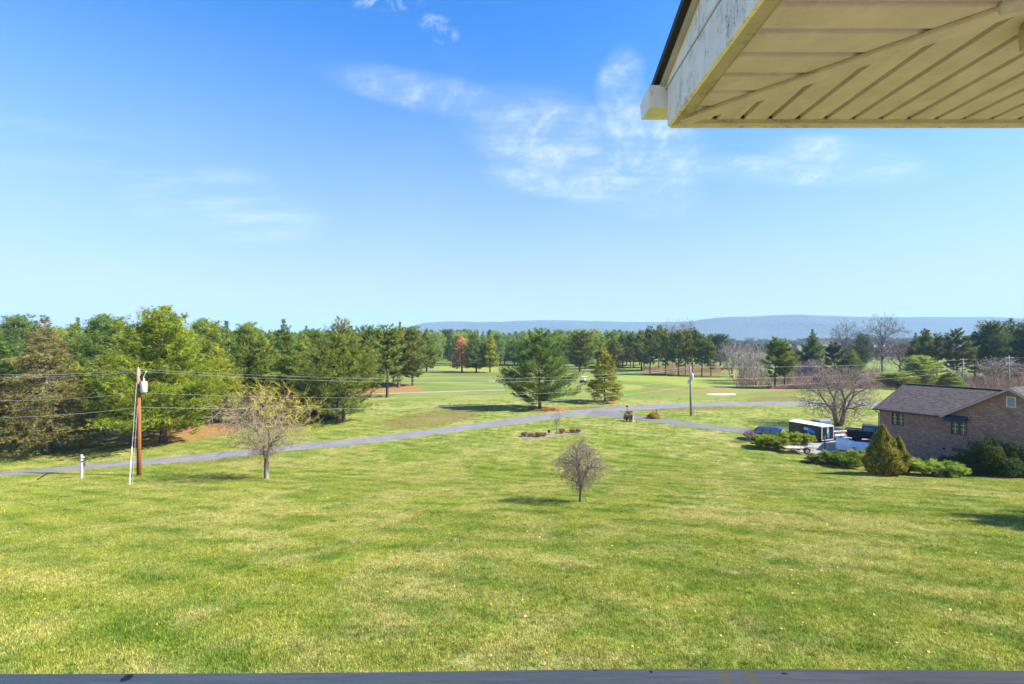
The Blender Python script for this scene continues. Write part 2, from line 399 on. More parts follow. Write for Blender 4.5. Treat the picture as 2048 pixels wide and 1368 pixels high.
RIB = []
def ribbon(name, centre_px, width, material, lift, label=None, kind='structure', pts3=None, halfs=None, step=1.2):
    """road-like sheet through the ground points under the given photo pixels"""
    pts = [G(*p) for p in centre_px] if pts3 is None else pts3
    # Catmull-Rom through plan points
    P2 = [Vector((p.x, p.y)) for p in pts]; P2 = [P2[0]*2 - P2[1]] + P2 + [P2[-1]*2 - P2[-2]]
    ws = halfs or [width/2] * len(pts); ws = [ws[0]] + list(ws) + [ws[-1]]
    path = []; hw = []
    for i in range(1, len(P2) - 2):
        n = max(2, int((P2[i+1] - P2[i]).length / step))
        for k in range(n):
            t = k / n; a, b, c, d = P2[i-1], P2[i], P2[i+1], P2[i+2]
            path.append(.5*((2*b) + (c-a)*t + (2*a-5*b+4*c-d)*t*t + (3*b-a-3*c+d)*t**3)); hw.append(ws[i]*(1-t) + ws[i+1]*t)
    path.append(P2[-2]); hw.append(ws[-2])
    RIB.append((np.array([tuple(p) for p in path]), np.array(hw)))
    rows = 7; V = []; Fc = []; uv = []; L = 0
    for i, p in enumerate(path):
        d = (path[min(i+1, len(path)-1)] - path[max(i-1, 0)]).normalized(); nrm = Vector((-d.y, d.x))
        if i: L += (p - path[i-1]).length
        jit = [.09*math.sin(i*1.7) + .08*math.sin(i*.63+1) + .05*math.sin(i*2.9), .09*math.sin(i*1.3+2) + .08*math.sin(i*.71) + .05*math.sin(i*2.3)]
        for k in range(rows):
            s = k/(rows-1)*2 - 1; h = hw[i] + (jit[0] if s < 0 else jit[1])*(abs(s) > .99)
            q = p + nrm*s*h; V.append((q.x, q.y, gz(q.x, q.y) + lift - .03*(abs(s) > .99))); uv.append((L/6, (s+1)/2))
    for i in range(len(path)-1):
        for k in range(rows-1): a = i*rows + k; Fc.append((a, a+rows, a+rows+1, a+1))
    me = np_mesh(name, V, Fc, material, smooth=True); ul = me.uv_layers.new(name='uv')
    ua = np.array([uv[v] for v in np.array(Fc).ravel()], np.float32); ul.data.foreach_set('uv', ua.ravel())
    me.flip_normals() if me.polygons[0].normal.z < 0 else None
    return tag(link(name, me), label, None, None, kind)
ribbon('road', [(-420, 966), (-200, 958), (0, 948), (200, 931.5), (400, 914.5), (600, 893.5), (780, 875), (930, 855), (1050, 839), (1150, 827), (1230, 818.5), (1330, 812), (1450, 808), (1600, 806.5), (1760, 807), (1950, 810), (2200, 816)],
       5.0, M['asphalt'], .035, 'two lane grey asphalt road curving across the valley',
       halfs=[1.75, 1.7, 1.62, 1.6, 1.65, 1.7, 1.75, 1.9, 2.2, 2.5, 2.7, 2.7, 2.7, 2.7, 2.7, 2.7, 2.7])
ribbon('driveway', [(1180, 826), (1225, 829), (1300, 838.5), (1400, 852), (1480, 861), (1545, 868.5), (1600, 872)], 3.5, M['drive'], .05, 'dark asphalt driveway leaving the road and running to the parking pad',
       halfs=[4.2, 2.6, 1.9, 1.8, 2.0, 2.6, 3.4])
def sheet(name, outline, material, lift, label=None, kind='structure', px=True):
    pts = [G(*p) for p in outline] if px else [Vector((p[0], p[1], gz(*p))) for p in outline]
    n = len(pts); cx = sum(p.x for p in pts)/n; cy = sum(p.y for p in pts)/n; R = 8; V = [(cx, cy, gz(cx, cy)+lift)]; Fc = []
    # densify the edge
    E = []
    for a, b in zip(pts, pts[1:] + pts[:1]):
        k = max(1, int((b-a).length/1.0)); E += [a.lerp(b, i/k) for i in range(k)]
    m = len(E)
    for r in range(1, R+1):
        for p in E:
            x = cx + (p.x-cx)*r/R; y = cy + (p.y-cy)*r/R; V.append((x, y, gz(x, y)+lift))
    me = bpy.data.meshes.new(name); faces = [(0, 1+i, 1+(i+1) % m) for i in range(m)]
    for r in range(R-1):
        for i in range(m): a = 1+r*m+i; b = 1+r*m+(i+1) % m; faces.append((a, a+m, b+m, b))
    me.from_pydata(V, [], faces); me.materials.append(material); me.uv_layers.new(name='uv')
    for p in me.polygons: p.use_smooth = True
    if me.polygons[0].normal.z < 0: me.flip_normals()
    return tag(link(name, me), label, None, None, kind)
sheet('parking_pad', [(1530, 871), (1600, 865), (1700, 868), (1790, 876), (1800, 905), (1760, 930), (1700, 926), (1640, 915), (1590, 902), (1560, 893)], M['concrete'], .065, 'pale concrete parking pad beside the brick house')
ribbon('cart_path', [(560, 800), (700, 791), (790, 786.5), (900, 783), (1010, 780)], 1.8, M['path'], .05, 'narrow pale cart path crossing the fairway', halfs=[.9]*5, step=3)
ribbon('far_cart_path', [(850, 736), (880, 739.5), (930, 742.5), (980, 743), (1040, 740), (1110, 737)], 2, M['path'], .05, 'pale cart path curving behind the dead pine', halfs=[.9]*6, step=4)
sheet('sand_bunker', [(1412, 788.3), (1430, 787.6), (1455, 787.3), (1470, 787.6), (1473, 789.8), (1452, 791), (1428, 790.6), (1414, 789.8)], M['sand'], .05, 'white sand bunker in front of the putting green')
sheet('sand_bunker', [(975, 762.5), (992, 761.5), (1010, 762), (1014, 763.2), (1000, 764), (980, 763.6)], M['path'], .05, 'small pale sand bunker on the fairway left of the large pine')

# ------------------------------------------------------------------ vegetation generators
def prisms(segs, n=3, caps=False):
    """segs array (m,8): p0,p1,r0,r1 -> verts, faces"""
    S = np.asarray(segs, float); p0, p1, r0, r1 = S[:, 0:3], S[:, 3:6], S[:, 6:7], S[:, 7:8]
    d = p1 - p0; d /= np.linalg.norm(d, axis=1, keepdims=True) + 1e-9
    ref = np.where(np.abs(d[:, 2:3]) > .9, np.array([[1., 0, 0]]), np.array([[0, 0, 1.]])); a = np.cross(d, ref); a /= np.linalg.norm(a, axis=1, keepdims=True); b = np.cross(d, a)
    V = []
    for p, r in ((p0, r0), (p1, r1)):
        for k in range(n):
            t = 2*math.pi*k/n; V.append(p + (a*math.cos(t) + b*math.sin(t))*r)
    V = np.stack(V, 1); m = len(S); base = np.arange(m)[:, None]*2*n; Fc = []
    for k in range(n): Fc.append(np.concatenate([base+k, base+(k+1) % n, base+n+(k+1) % n, base+n+k], 1))
    return V.reshape(-1, 3), np.concatenate(Fc, 0)
def tufts(Pn, Dn, L, W, k, rs, spread=.8, up=.15, tint=(.7, 1.3), warm=.15):
    """k thin blades radiating from each point"""
    m = len(Pn); Pn = np.repeat(Pn, k, 0); Dn = np.repeat(Dn, k, 0)
    r = rs.normal(size=(m*k, 3)); r /= np.linalg.norm(r, axis=1, keepdims=True)
    d = Dn*(1-spread) + r*spread; d[:, 2] += up; d /= np.linalg.norm(d, axis=1, keepdims=True)
    l = L*rs.uniform(.6, 1.25, (m*k, 1)); s = np.cross(d, rs.normal(size=(m*k, 3))); s /= np.linalg.norm(s, axis=1, keepdims=True); s *= W*rs.uniform(.6, 1.2, (m*k, 1))
    b = Pn - d*l*.25
    V = np.stack([b - s*.5, b + s*.5 , Pn + d*l*.8 + s*.25, ], 1).reshape(-1, 3)
    Fc = np.arange(m*k*3).reshape(-1, 3)
    t = rs.uniform(*tint, (m, 1)); w = rs.normal(0, warm, (m, 1)); T = np.concatenate([t*(1+w), t, t*(1-w)], 1); T = np.repeat(T, k, 0)
    T *= rs.uniform(.85, 1.15, (m*k, 1))
    return V, Fc, np.clip(T, .15, 2.5)
def join(parts):
    V, Fc, T, o = [], [], [], 0
    for v, f, t in parts: V.append(v); Fc.append(f + o); T.append(t); o += len(v)
    return np.concatenate(V), np.concatenate(Fc), np.concatenate(T)

def conifer(name, seed, H, R, clear, ntuft, shape='pine', blade=.34, width=.06, k=5, droop=0.0, sparse=0.0, whorl=.5, asym=.2, trunkr=None, tint=(.65, 1.35), twin=False):
    rs = np.random.default_rng(seed); segs = []; pts = []; dirs = []; btint = []
    trunkr = trunkr or H*.016
    tops = [(0, 0)] if not twin else [(-.25, 0), (.45, .1)]
    zc = clear*H
    lean = rs.normal(0, .012, 2)
    for (ox, oy) in tops:
        n = 12; px = np.cumsum(np.r_[0, rs.normal(0, .05, n)]); py = np.cumsum(np.r_[0, rs.normal(0, .05, n)])
        zz = np.linspace(-.3, H*.98, n+1)
        for i in range(n):
            segs.append((ox+px[i]+lean[0]*zz[i], oy+py[i]+lean[1]*zz[i], zz[i], ox+px[i+1]+lean[0]*zz[i+1], oy+py[i+1]+lean[1]*zz[i+1], zz[i+1], trunkr*(1-zz[i]/H*.95)*(1.35 if i == 0 else 1), trunkr*(1-zz[i+1]/H*.95)))
        z = zc; branches = []
        while z < H*.99:
            t = (z-zc)/(H-zc)
            if shape == 'pine': r = R*min(1, .72 + t/.12*.28)*(1-t**1.4)**.86
            elif shape == 'round': r = R*min(1, .45 + t/.3*.55)*(1-t**2.6)**.75
            elif shape == 'open': r = R*min(1, .5 + t/.25*.5)*(1-t**2.0)**.8
            elif shape == 'spruce': r = R*min(1, .8 + t/.1*.2)*(1-t)**.8
            else: r = R*min(1, .7+t/.15*.3)*(1-t**1.15)**.8
            nb = rs.integers(4, 8) if t < .85 else rs.integers(3, 5)
            a0 = rs.uniform(0, 6.28)
            for b in range(nb):
                if rs.random() < sparse: continue
                az = a0 + 6.283*b/nb + rs.normal(0, .25)
                Lb = max(.35, r*rs.uniform(.62, 1.12)*(1 + asym*math.cos(az*2+seed)))
                el = (.08 + .75*t + rs.normal(0, .1)) if shape != 'spruce' else (-.12 + .5*t*t + rs.normal(0, .08))
                branches.append((z + rs.normal(0, .12), az, Lb, el, t))
            z += whorl*rs.uniform(.6, 1.3)*(1 - .45*t)
        tot = sum(b[2]**1.7 for b in branches)
        quota = ntuft/len(tops)
        for (z, az, Lb, el, t) in branches:
            zf = z/H; bx = ox + lean[0]*z + np.interp(z, zz, px); by = oy + lean[1]*z + np.interp(z, zz, py)
            ca, sa = math.cos(az), math.sin(az)
            up = .28 if shape != 'spruce' else .05
            def at(s):
                h = Lb*s*math.cos(el); v = Lb*s*math.sin(el) + up*Lb*s*s - droop*Lb*s*s*(1-.6*s)
                return h, v
            q = None; rr = max(.012, trunkr*.28*(Lb/R)**.8)
            for s0 in (0, .35, .7, 1.0):
                h, v = at(s0); c = (bx+ca*h, by+sa*h, z+v)
                if q is not None: segs.append((*q, *c, rr*(1.1-s0+.25), rr*(1.05-s0)+.005))
                q = c
            m = max(4, int(quota*Lb**1.7/tot))
            s = .22 + .8*rs.random(m)**.75
            s = np.where(rs.random(m) < .12, 1.0, s)
            lat = rs.uniform(-1, 1, m)*(.10+.34*np.sin(np.clip(s, 0, 1)*2.6))*Lb
            # bundle tufts to twigs: quantise to give plumes
            nq = max(2, int(Lb*2.0)); tw = rs.integers(0, nq, m); tws = np.sort(rs.uniform(.3, 1.0, nq)); twl = rs.uniform(-.34, .34, nq)*Lb
            mixf = .72
            s = s*(1-mixf) + tws[tw]*mixf + rs.normal(0, .05, m); lat = lat*(1-mixf)+twl[tw]*mixf + rs.normal(0, .045*Lb, m)
            twz = rs.normal(.04, .06, nq)*Lb
            h, v = at(s); vv = v + twz[tw] + rs.normal(0, .06+.014*Lb, m) + .08*np.abs(lat)
            bt = rs.uniform(.62, 1.38, nq)*(.85+.3*t); btint.append(bt[tw])
            pts.append(np.stack([bx+ca*h-sa*lat, by+sa*h+ca*lat, z+vv], 1))
            dd = np.stack([ca - sa*lat/Lb*1.2 + 0*s, sa + ca*lat/Lb*1.2 + 0*s, np.full(m, .25-droop)], 1); dirs.append(dd/np.linalg.norm(dd, axis=1, keepdims=True))
    Pn = np.concatenate(pts); Dn = np.concatenate(dirs)
    V, Fc, T = tufts(Pn, Dn, blade, width, k, rs, tint=tint); T *= np.repeat(np.concatenate(btint), k)[:, None]
    crown = np_mesh(name+'_crown', V, Fc, M['foliage'], T)
    V, Fc = prisms(segs, 6); trunk = np_mesh(name+'_trunk', V, Fc, M['bark'], smooth=True)
    return dict(trunk=trunk, crown=crown, H=H, R=R)

def bare(name, seed, H, R, n=700, zc=.2, trunk=.15, shape='oval', tw=.006, r0=None, stems=1, step=.42, twigl=.10, up=.25, tips=None, bias=.55, flat=1.0, ntw=3):
    """bare tree: twig ends spread through the crown, joined back to the trunk by repeated splitting"""
    rs = np.random.default_rng(seed); T = []
    while len(T) < n:
        v = rs.normal(size=3); v /= np.linalg.norm(v); r = rs.random()**bias; v = v*r
        z = zc + (1-zc)*(v[2]*.5+.5); 
        if shape == 'oval': w = 1.0
        elif shape == 'dome': w = 1.15 - .15*abs(v[2]); z = zc + (1-zc)*(max(-.2, v[2]*.6+.4) if v[2] < 0 else .4+.6*v[2])
        elif shape == 'vase': w = .22 + 1.0*min(1, (v[2]*.5+.5)*1.5)**.8
        elif shape == 'ovate': w = .42 + .80*math.exp(-(((v[2]*.5+.5)-.52)/.34)**2)
        else: w = 1.0
        lump = 1 + .10*math.sin(3*math.atan2(v[1], v[0])+seed) + .07*math.sin(5*z*6+seed)
        T.append((v[0]*R*w*lump, v[1]*R*w*lump, min(1, z)*H))
    T = np.array(T); r0 = r0 or .02*H; ex = math.log(r0/tw)/math.log(n); segs = []; tipsegs = []
    def seg(a, b, ra, rb, lst=None): (segs if lst is None else lst).append((*a, *b, ra, rb))
    def path(p, d, q, ra, rb):
        L = np.linalg.norm(q-p); m = p + d*L*.45 + (q-p)*.0; m = (m + p+(q-p)*.5)*.5 + rs.normal(0, .035*L, 3); e = (q-m)/(np.linalg.norm(q-m)+1e-9); seg(p, m, ra, (ra+rb)/2); seg(m, q, (ra+rb)/2, rb); return e
    def grow(p, d, idx, r):
        k = len(idx)
        if k == 1:
            q = T[idx[0]]; e = path(p, d, q, r, tw); L = np.linalg.norm(q-p); lst = tipsegs if (tips and tips(q, H, R)) else None
            for i in range(ntw):
                s = p + (q-p)*rs.uniform(.35, 1.0); dd = e + rs.normal(0, .55, 3) + np.array([0, 0, up]); dd /= np.linalg.norm(dd); ll = twigl*H*rs.uniform(.4, 1.1); mm = s+dd*ll*.5; dd2 = dd + rs.normal(0, .25, 3); seg(s, mm, tw, tw*.85, lst); seg(mm, mm+dd2*ll*.5, tw*.85, tw*.6, lst)
            return
        pts = T[idx]; c = pts.mean(0); X = pts-c
        u, s_, vt = np.linalg.svd(X, full_matrices=False); ax = vt[0]; ax = ax + rs.normal(0, .25, 3); pr = X@ax; o = np.argsort(pr); cut = int(np.clip(k*rs.uniform(.3, .7), 1, k-1)); 
        for sub in (idx[o[:cut]], idx[o[cut:]]):
            c = T[sub].mean(0); to = c-p; L = np.linalg.norm(to); dd = to/(L+1e-9)*.75 + d*.25; dd[2] += up*.3; dd /= np.linalg.norm(dd)
            q = p + dd*L*(step if len(sub) > 3 else .5)*rs.uniform(.8, 1.15); rr = max(tw, tw*len(sub)**ex); e = path(p, d*.4+dd*.6, q, min(r, rr*1.12), rr); grow(q, e, sub, rr)
    idx = np.arange(n)
    if stems == 1:
        a = np.array([0, 0, -.15]); b = np.array([rs.normal(0, .005)*H, 0, trunk*H]); seg(a, np.array([0, 0, .12]), r0*1.5, r0*1.12); seg(np.array([0, 0, .12]), b, r0*1.12, r0); grow(b, np.array([0, 0, 1.]), idx, r0)
    else:
        az = np.arctan2(T[:, 1], T[:, 0]); bins = ((az+math.pi)/(2*math.pi)*stems).astype(int) % stems
        for s in range(stems):
            sub = idx[bins == s]; a_ = (s+.5)/stems*2*math.pi-math.pi; 
            if not len(sub): continue
            o = np.array([math.cos(a_), math.sin(a_), 0])*r0*.7; rr = tw*len(sub)**ex*1.15; b = o + np.array([math.cos(a_)*.25, math.sin(a_)*.25, 1])*trunk*H; seg(o-[0, 0, .15], o+[0, 0, .15], rr*1.5, rr*1.1); seg(o+[0, 0, .15], b, rr*1.1, rr); grow(b, np.array([0, 0, 1.]), sub, rr)
    lim = tw*2.2; th = [s for s in segs if s[6] > lim] or segs[:2]; tn = [s for s in segs if s[6] <= lim]
    V, Fc = prisms(th, 6); limbs = np_mesh(name+'_limbs', V, Fc, M['bark'], smooth=True); V, Fc = prisms(tn, 3); res = dict(trunk=limbs, twigs=np_mesh(name+'_twigs', V, Fc, M['bark']), H=H, R=R)
    if tipsegs: V, Fc = prisms(tipsegs, 3); res['tips'] = np_mesh(name+'_tips', V, Fc, M['bark'])
    return res

PINE_TRUNK = (.10, .075, .06)
def plant(proto, loc, h, w, col, label, cat='tree', name='pine_tree', group=None, rz=None, trunkc=PINE_TRUNK, partnames=('trunk', 'crown'), twigc=None, tipc=None):
    e = empty(name, loc, random.uniform(0, 6.28) if rz is None else rz, label, cat, group)
    e.scale = (w/(2*proto['R']), w/(2*proto['R']), h/proto['H'])
    link(partnames[0], proto['trunk'], e, trunkc)
    if 'crown' in proto: link(partnames[1], proto['crown'], e, col)
    if 'twigs' in proto: link('twigs', proto['twigs'], e, twigc or trunkc)['kind'] = 'stuff'
    if 'tips' in proto: link('shoots', proto['tips'], e, tipc or twigc or trunkc)['kind'] = 'stuff'
    return e
def plant_px(proto, x, yb, yt, wpx, col, label, **kw):
    g = G(x, yb); Z = g.y; h = (yb-yt)/F*Z; return plant(proto, g, h, wpx/F*Z, col, label, **kw)
def plant_Z(proto, x, Z, yt, wpx, col, label, **kw):
    X = (x-1024)/F*Z; z0 = gz(X, Z); h = CZ + (HY-yt)/F*Z - z0
    return plant(proto, (X, Z, z0), h, wpx/F*Z, col, label, **kw)

PB = [conifer('broad_pine', 11, 16, 6.4, .07, 15000, 'pine', .44, .042, 8, whorl=.72),
      conifer('broad_pine_b', 12, 16, 6.0, .09, 12000, 'pine', .44, .042, 8, whorl=.72, twin=True)]
PM = [conifer('mid_pine', 21, 16, 4.4, .10, 9000, 'pine', .50, .058, 6),
      conifer('mid_pine_b', 22, 16, 4.6, .14, 8500, 'round', .50, .058, 6),
      conifer('mid_pine_c', 23, 16, 4.2, .12, 8500, 'cone', .50, .058, 6)]
PO = [conifer('open_pine', 31, 17, 3.8, .26, 7500, 'open', .46, .08, 5, whorl=.6, sparse=.12),
      conifer('open_pine_b', 32, 17, 3.9, .20, 7000, 'open', .46, .08, 5, whorl=.7, sparse=.15, asym=.3)]
PS = conifer('spruce', 41, 16, 5.6, .10, 11000, 'spruce', .36, .055, 6, droop=.28, whorl=.42, sparse=.05)
PD = conifer('dead_pine', 51, 16, 4.2, .12, 6500, 'spruce', .42, .06, 5, whorl=.42, sparse=.1)
PY = conifer('young_pine', 61, 13, 5.6, .10, 9000, 'spruce', .42, .06, 6, whorl=.75)
PF = [conifer('far_pine', 71, 16, 4.6, .12, 1500, 'round', .9, .22, 4), conifer('far_pine_b', 72, 16, 4.2, .10, 1400, 'pine', .9, .22, 4)]

YG = (.150, .175, .026); MG = (.110, .148, .032); DG = (.075, .118, .030); BG = (.075, .118, .045); OG = (.12, .105, .028)
# --- left wood, front row
plant_px(PS, 98, 905, 632, 235, (.105, .100, .042), 'olive brown spruce with a pointed top beside the road, left of the utility pole', name='spruce_tree', trunkc=(.16, .13, .11), rz=.6)
plant_px(PY, -12, 900, 742, 150, (.17, .115, .028), 'rusty olive cedar cut off by the left edge of the picture', name='cedar_tree')
plant_px(PB[0], 325, 885, 611, 300, (.125, .160, .022), 'largest yellow green pine, spreading low over orange needles behind the utility pole', rz=1.2)
for a in [
 (PM[1], 40, 92, 633, 130, BG, 'blue green round topped pine behind the spruce at the far left'),
 (PM[0], -20, 80, 650, 150, DG, 'dark pine at the left picture edge above the rusty cedar'),
 (PM[2], 155, 95, 638, 90, MG, 'slim green pine top just right of the pointed spruce'),
 (PM[1], 205, 82, 632, 140, DG, 'dark rounded pine left of the largest yellow green pine'),
 (PM[0], 250, 74, 668, 130, MG, 'lower green pine filling the gap left of the largest pine'),
 (PM[0], 150, 70, 725, 110, YG, 'short yellow green pine low behind the spruce and pole'),
 (PM[1], 405, 84, 640, 120, MG, 'rounded green pine touching the right side of the largest pine'),
 (PM[2], 452, 90, 645, 110, DG, 'dark narrow pine at the right shoulder of the largest pine'),
 (PM[0], 440, 72, 690, 130, YG, 'yellow green pine standing low beside the largest pine'),
 (PM[1], 500, 96, 648, 110, MG, 'even topped pine above the yellow twigged tree'),
 (PM[0], 525, 80, 668, 120, MG, 'pine directly behind the left half of the yellow twigged tree'),
 (PM[2], 566, 92, 641, 100, DG, 'tall pointed pine above the yellow twigged tree'),
 (PM[0], 600, 82, 672, 120, MG, 'bushy pine behind the right half of the yellow twigged tree'),
 (PM[1], 628, 110, 660, 90, DG, 'dark pine in the gap left of the big green pine'),
 (PM[1], 735, 125, 652, 80, DG, 'dark pine just right of the big green pine'),
 (PO[1], 775, 104, 649, 92, MG, 'open pine with bare lower trunk right of the big green pine'),
 (PM[2], 800, 135, 646, 60, DG, 'slim pine showing above the open trunked pines'),
]: plant_Z(*a)
plant_Z(PB[1], 684, 72, 637, 170, (.105, .132, .03), 'big green pine with dark lower boughs left of the fairway')
plant_Z(PB[1], 640, 77, 712, 120, (.09, .125, .03), 'low spreading pine in front of the wood left of the fairway')
plant_px(PO[0], 797, 775, 655, 84, (.12, .135, .035), 'yellowish open pine on orange needles at the fairway edge')
plant_px(PM[1], 826, 771, 655, 92, (.085, .115, .03), 'dense pine at the right end of the left wood')
# --- behind the fairway
plant_px(PD, 924, 744, 667, 66, (.34, .20, .115), 'dead rust brown pine beside the fairway', name='dead_pine', trunkc=(.2, .13, .09))
plant_px(PM[0], 953, 745, 664, 60, (.085, .125, .035), 'dark green pine just right of the dead brown pine')
plant_px(PM[2], 980, 745, 665, 52, (.17, .19, .03), 'bright yellow green pine, second right of the dead brown pine')
plant_px(PM[1], 892, 719, 659, 52, (.055, .09, .045), 'dark blue green pine left of the dead brown pine')
plant_px(PM[0], 1010, 728, 668, 50, DG, 'dark pine between the bright pine and the big two trunked pine')
plant_px(PM[2], 1035, 730, 672, 44, DG, 'dark pine half hidden by the left side of the two trunked pine')
plant_px(PB[0], 1080, 817, 655, 160, (.085, .130, .035), 'big blue green pine with two trunks beside the road', rz=2.2)
plant_px(PM[1], 1160, 744, 660, 78, (.11, .135, .03), 'round green pine behind the gap between the two roadside pines')
plant_px(PY, 1210, 803, 694, 104, (.145, .155, .025), 'yellow green cone shaped pine with open boughs by the road', rz=.4)
plant_px(PM[0], 1225, 742, 672, 48, (.12, .13, .03), 'yellowish pine above the cone shaped roadside pine')
# --- the stand of trunked pines in the middle
stand = [(1245, 735, 668, 40), (1262, 737, 664, 38), (1283, 740, 660, 40), (1300, 748, 652, 38), (1318, 742, 650, 44), (1331, 750, 657, 36), (1345, 740, 664, 36), (1357, 751, 660, 38), (1371, 749, 658, 36), (1385, 748, 655, 42), (1404, 751, 667, 44), (1422, 752, 683, 34)]
words = ['leftmost pine of the stand beyond the putting green', 'second pine from the left in the stand beyond the green', 'pine left of the tallest ones in the middle stand', 'tall pine rising at the left of the middle stand', 'tallest broad pine of the stand beyond the putting green',
         'pine right of the tallest broad one in the middle stand', 'slim pine at the centre of the middle stand', 'pine with a bare trunk left of the second utility pole', 'pine directly left of the second utility pole top', 'tall pine with level boughs behind the second utility pole', 'full green pine second from the right in the middle stand', 'leaning pine at the right end of the middle stand']
for i, (s, w_) in enumerate(zip(stand, words)):
    plant_px(PO[i % 2], s[0], s[1], s[2], s[3], (.07+.02*(i % 3), .105+.015*(i % 3), .035), w_, group='pines of the middle stand', trunkc=(.16, .115, .09))
# --- right side conifers
for a in [
 (PO[1], 1550, 776, 674, 62, (.095, .14, .03), 'green pine with forked trunk, left of the pair by the field'),
 (PO[0], 1570, 777, 681, 56, (.12, .16, .03), 'yellow green pine, right of the pair by the field'),
 (PM[2], 1624, 762, 660, 56, (.09, .13, .028), 'pointed green pine standing above the field gap'),
 ]: plant_px(*a)
for a in [
 (PM[1], 1440, 230, 668, 60, (.05, .085, .05), 'blue green pine clump beyond the red truck'),
 (PO[0], 1600, 150, 702, 60, (.09, .12, .04), 'low open pine between the pair and the pointed pine'),
 (PO[1], 1668, 135, 684, 50, (.045, .075, .03), 'dark pine behind the big bare tree, left part'),
 (PM[0], 1700, 132, 700, 66, (.08, .125, .03), 'bright low pine behind the right of the big bare tree'),
 (PM[1], 1722, 180, 668, 44, (.05, .075, .045), 'dark blue pine between the two tall bare trees'),
 (PM[2], 1830, 150, 667, 50, (.07, .095, .035), 'pine at the left end of the row above the brick house'),
 (PO[0], 1850, 140, 658, 50, (.075, .10, .035), 'pointed pine second in the row above the brick house'),
 (PO[1], 1874, 143, 666, 44, (.085, .105, .035), 'thin pine above the middle of the house ridge'),
 (PO[0], 1914, 135, 657, 62, (.08, .10, .038), 'broad topped pine left of the single crossarm pole'),
 (PO[1], 1950, 140, 664, 56, (.07, .095, .035), 'pine right of the single crossarm pole'),
 (PM[1], 1985, 138, 643, 76, (.06, .085, .032), 'tall dark pine between the two crossarm poles'),
 (PM[0], 2030, 140, 638, 84, (.065, .09, .03), 'tallest pine at the right picture edge'),
 (PM[1], 2085, 135, 640, 90, (.07, .09, .03), 'pine cut off by the right picture edge'),
 (PM[1], 1845, 118, 712, 76, (.15, .20, .045), 'soft light green young pine above the house roof'),
 (PM[1], 1795, 115, 745, 80, (.15, .19, .04), 'low light green pine at the left of the roof ridge'),
 (PM[0], 1900, 117, 742, 66, (.13, .175, .04), 'light green bushy pine behind the roof ridge'),
 ]: plant_Z(*a)
# --- auto rows behind (nothing tells them apart)
cols = [MG, DG, BG, (.090, .132, .03), (.12, .145, .03)]
lab = 'pine crowded among others in the deep wood behind the front row, left of the fairway'
random.seed(3)
k = 0
for Z, x0, x1, st, yt in ((108, -60, 640, 52, 662), (140, -50, 800, 44, 662), (185, -40, 870, 36, 662)):
    x = x0
    while x < x1:
        k += 1
        plant_Z(PM[k % 3], x+random.uniform(-8, 8), Z*random.uniform(.95, 1.05), yt + random.uniform(-9, 7) - (8 if x < 400 else 0), st*1.75, cols[k % 5], lab, group='pines deep in the left wood')
        x += st
lab2 = 'small distant pine in the tree line beyond the golf course'
for Z, x0, x1, st, yt in ((250, 850, 1280, 25, 668), (330, 860, 1290, 22, 663), (218, 1105, 1290, 23, 672), (290, 860, 1450, 20, 668),):
    x = x0
    while x < x1:
        k += 1
        if not (Z < 300 and 880 < x < 890): plant_Z(PM[k % 3], x+random.uniform(-6, 6), Z*random.uniform(.93, 1.07), yt+random.uniform(-5, 5), st*1.9, tuple(c*1.35 for c in cols[k % 5]), lab2, group='pines in the distant tree line')
        x += st
# far wood, one mass
def mass(name, spec, label, dens_col, seed=5):
    """spec: list of (x, Z, ytop, wpx)"""
    rs = np.random.default_rng(seed); Vs, Fs, Ts, o = [], [], [], 0
    srcs = []
    for p in PF:
        me = p['crown']; n = len(me.vertices); v = np.empty(n*3, np.float32); me.vertices.foreach_get('co', v); t = np.empty(len(me.loops)*4, np.float32); me.color_attributes['tint'].data.foreach_get('color', t)
        srcs.append((v.reshape(-1, 3), t.reshape(-1, 4)[::3, :3], p))
    for (x, Z, yt, w) in spec:
        v, t, p = srcs[rs.integers(0, 2)]; X = (x-1024)/F*Z; z0 = gz(X, Z); h = CZ + (HY-yt)/F*Z - z0; a = rs.uniform(0, 6.28); s = w/F*Z/(2*p['R'])
        R = np.array([[math.cos(a), -math.sin(a), 0], [math.sin(a), math.cos(a), 0], [0, 0, 1]]); q = v@R.T*np.array([s, s, h/16]) + np.array([X, Z, z0])
        sub = slice(0, len(t)) if Z < 700 else slice(0, len(t)//2)
        Fc = np.arange(len(v)).reshape(-1, 3)[sub]; Vs.append(q[Fc.ravel()]); Fs.append(np.arange(len(Fc)*3).reshape(-1, 3)+o); o += len(Fc)*3
        c = rs.uniform(.75, 1.25)*np.array([1+rs.normal(0, .12), 1, 1+rs.normal(0, .1)]); Ts.append(t[sub]*c)
    me = np_mesh(name, np.concatenate(Vs), np.concatenate(Fs), M['foliage'], np.concatenate(Ts)); o = link(name, me, None, dens_col); return tag(o, label, 'woods', None, 'stuff')
rs_ = random.Random(9)
mass('distant_woods', [(x, rs_.uniform(420, 520), 664+rs_.uniform(-5, 3), 26) for x in range(-60, 1330, 13)] + [(x, rs_.uniform(700, 850), 667+rs_.uniform(-3, 2), 20) for x in range(780, 1460, 11)],
     'dark green band of far woods under the blue hills', (.075, .115, .04))
mass('bluish_tree_line', [(x, rs_.uniform(900, 1100), 670+rs_.uniform(-3, 2), 24) for x in range(1400, 2100, 9)] + [(x, rs_.uniform(420, 480), 686+rs_.uniform(-4, 3), 26) for x in range(1420, 1600, 14)] + [(x, rs_.uniform(260, 380), 690+rs_.uniform(-7, 6), 34) for x in range(1640, 2120, 15)],
     'hazy blue brown tree line at the foot of the hills', (.075, .07, .055), 6)

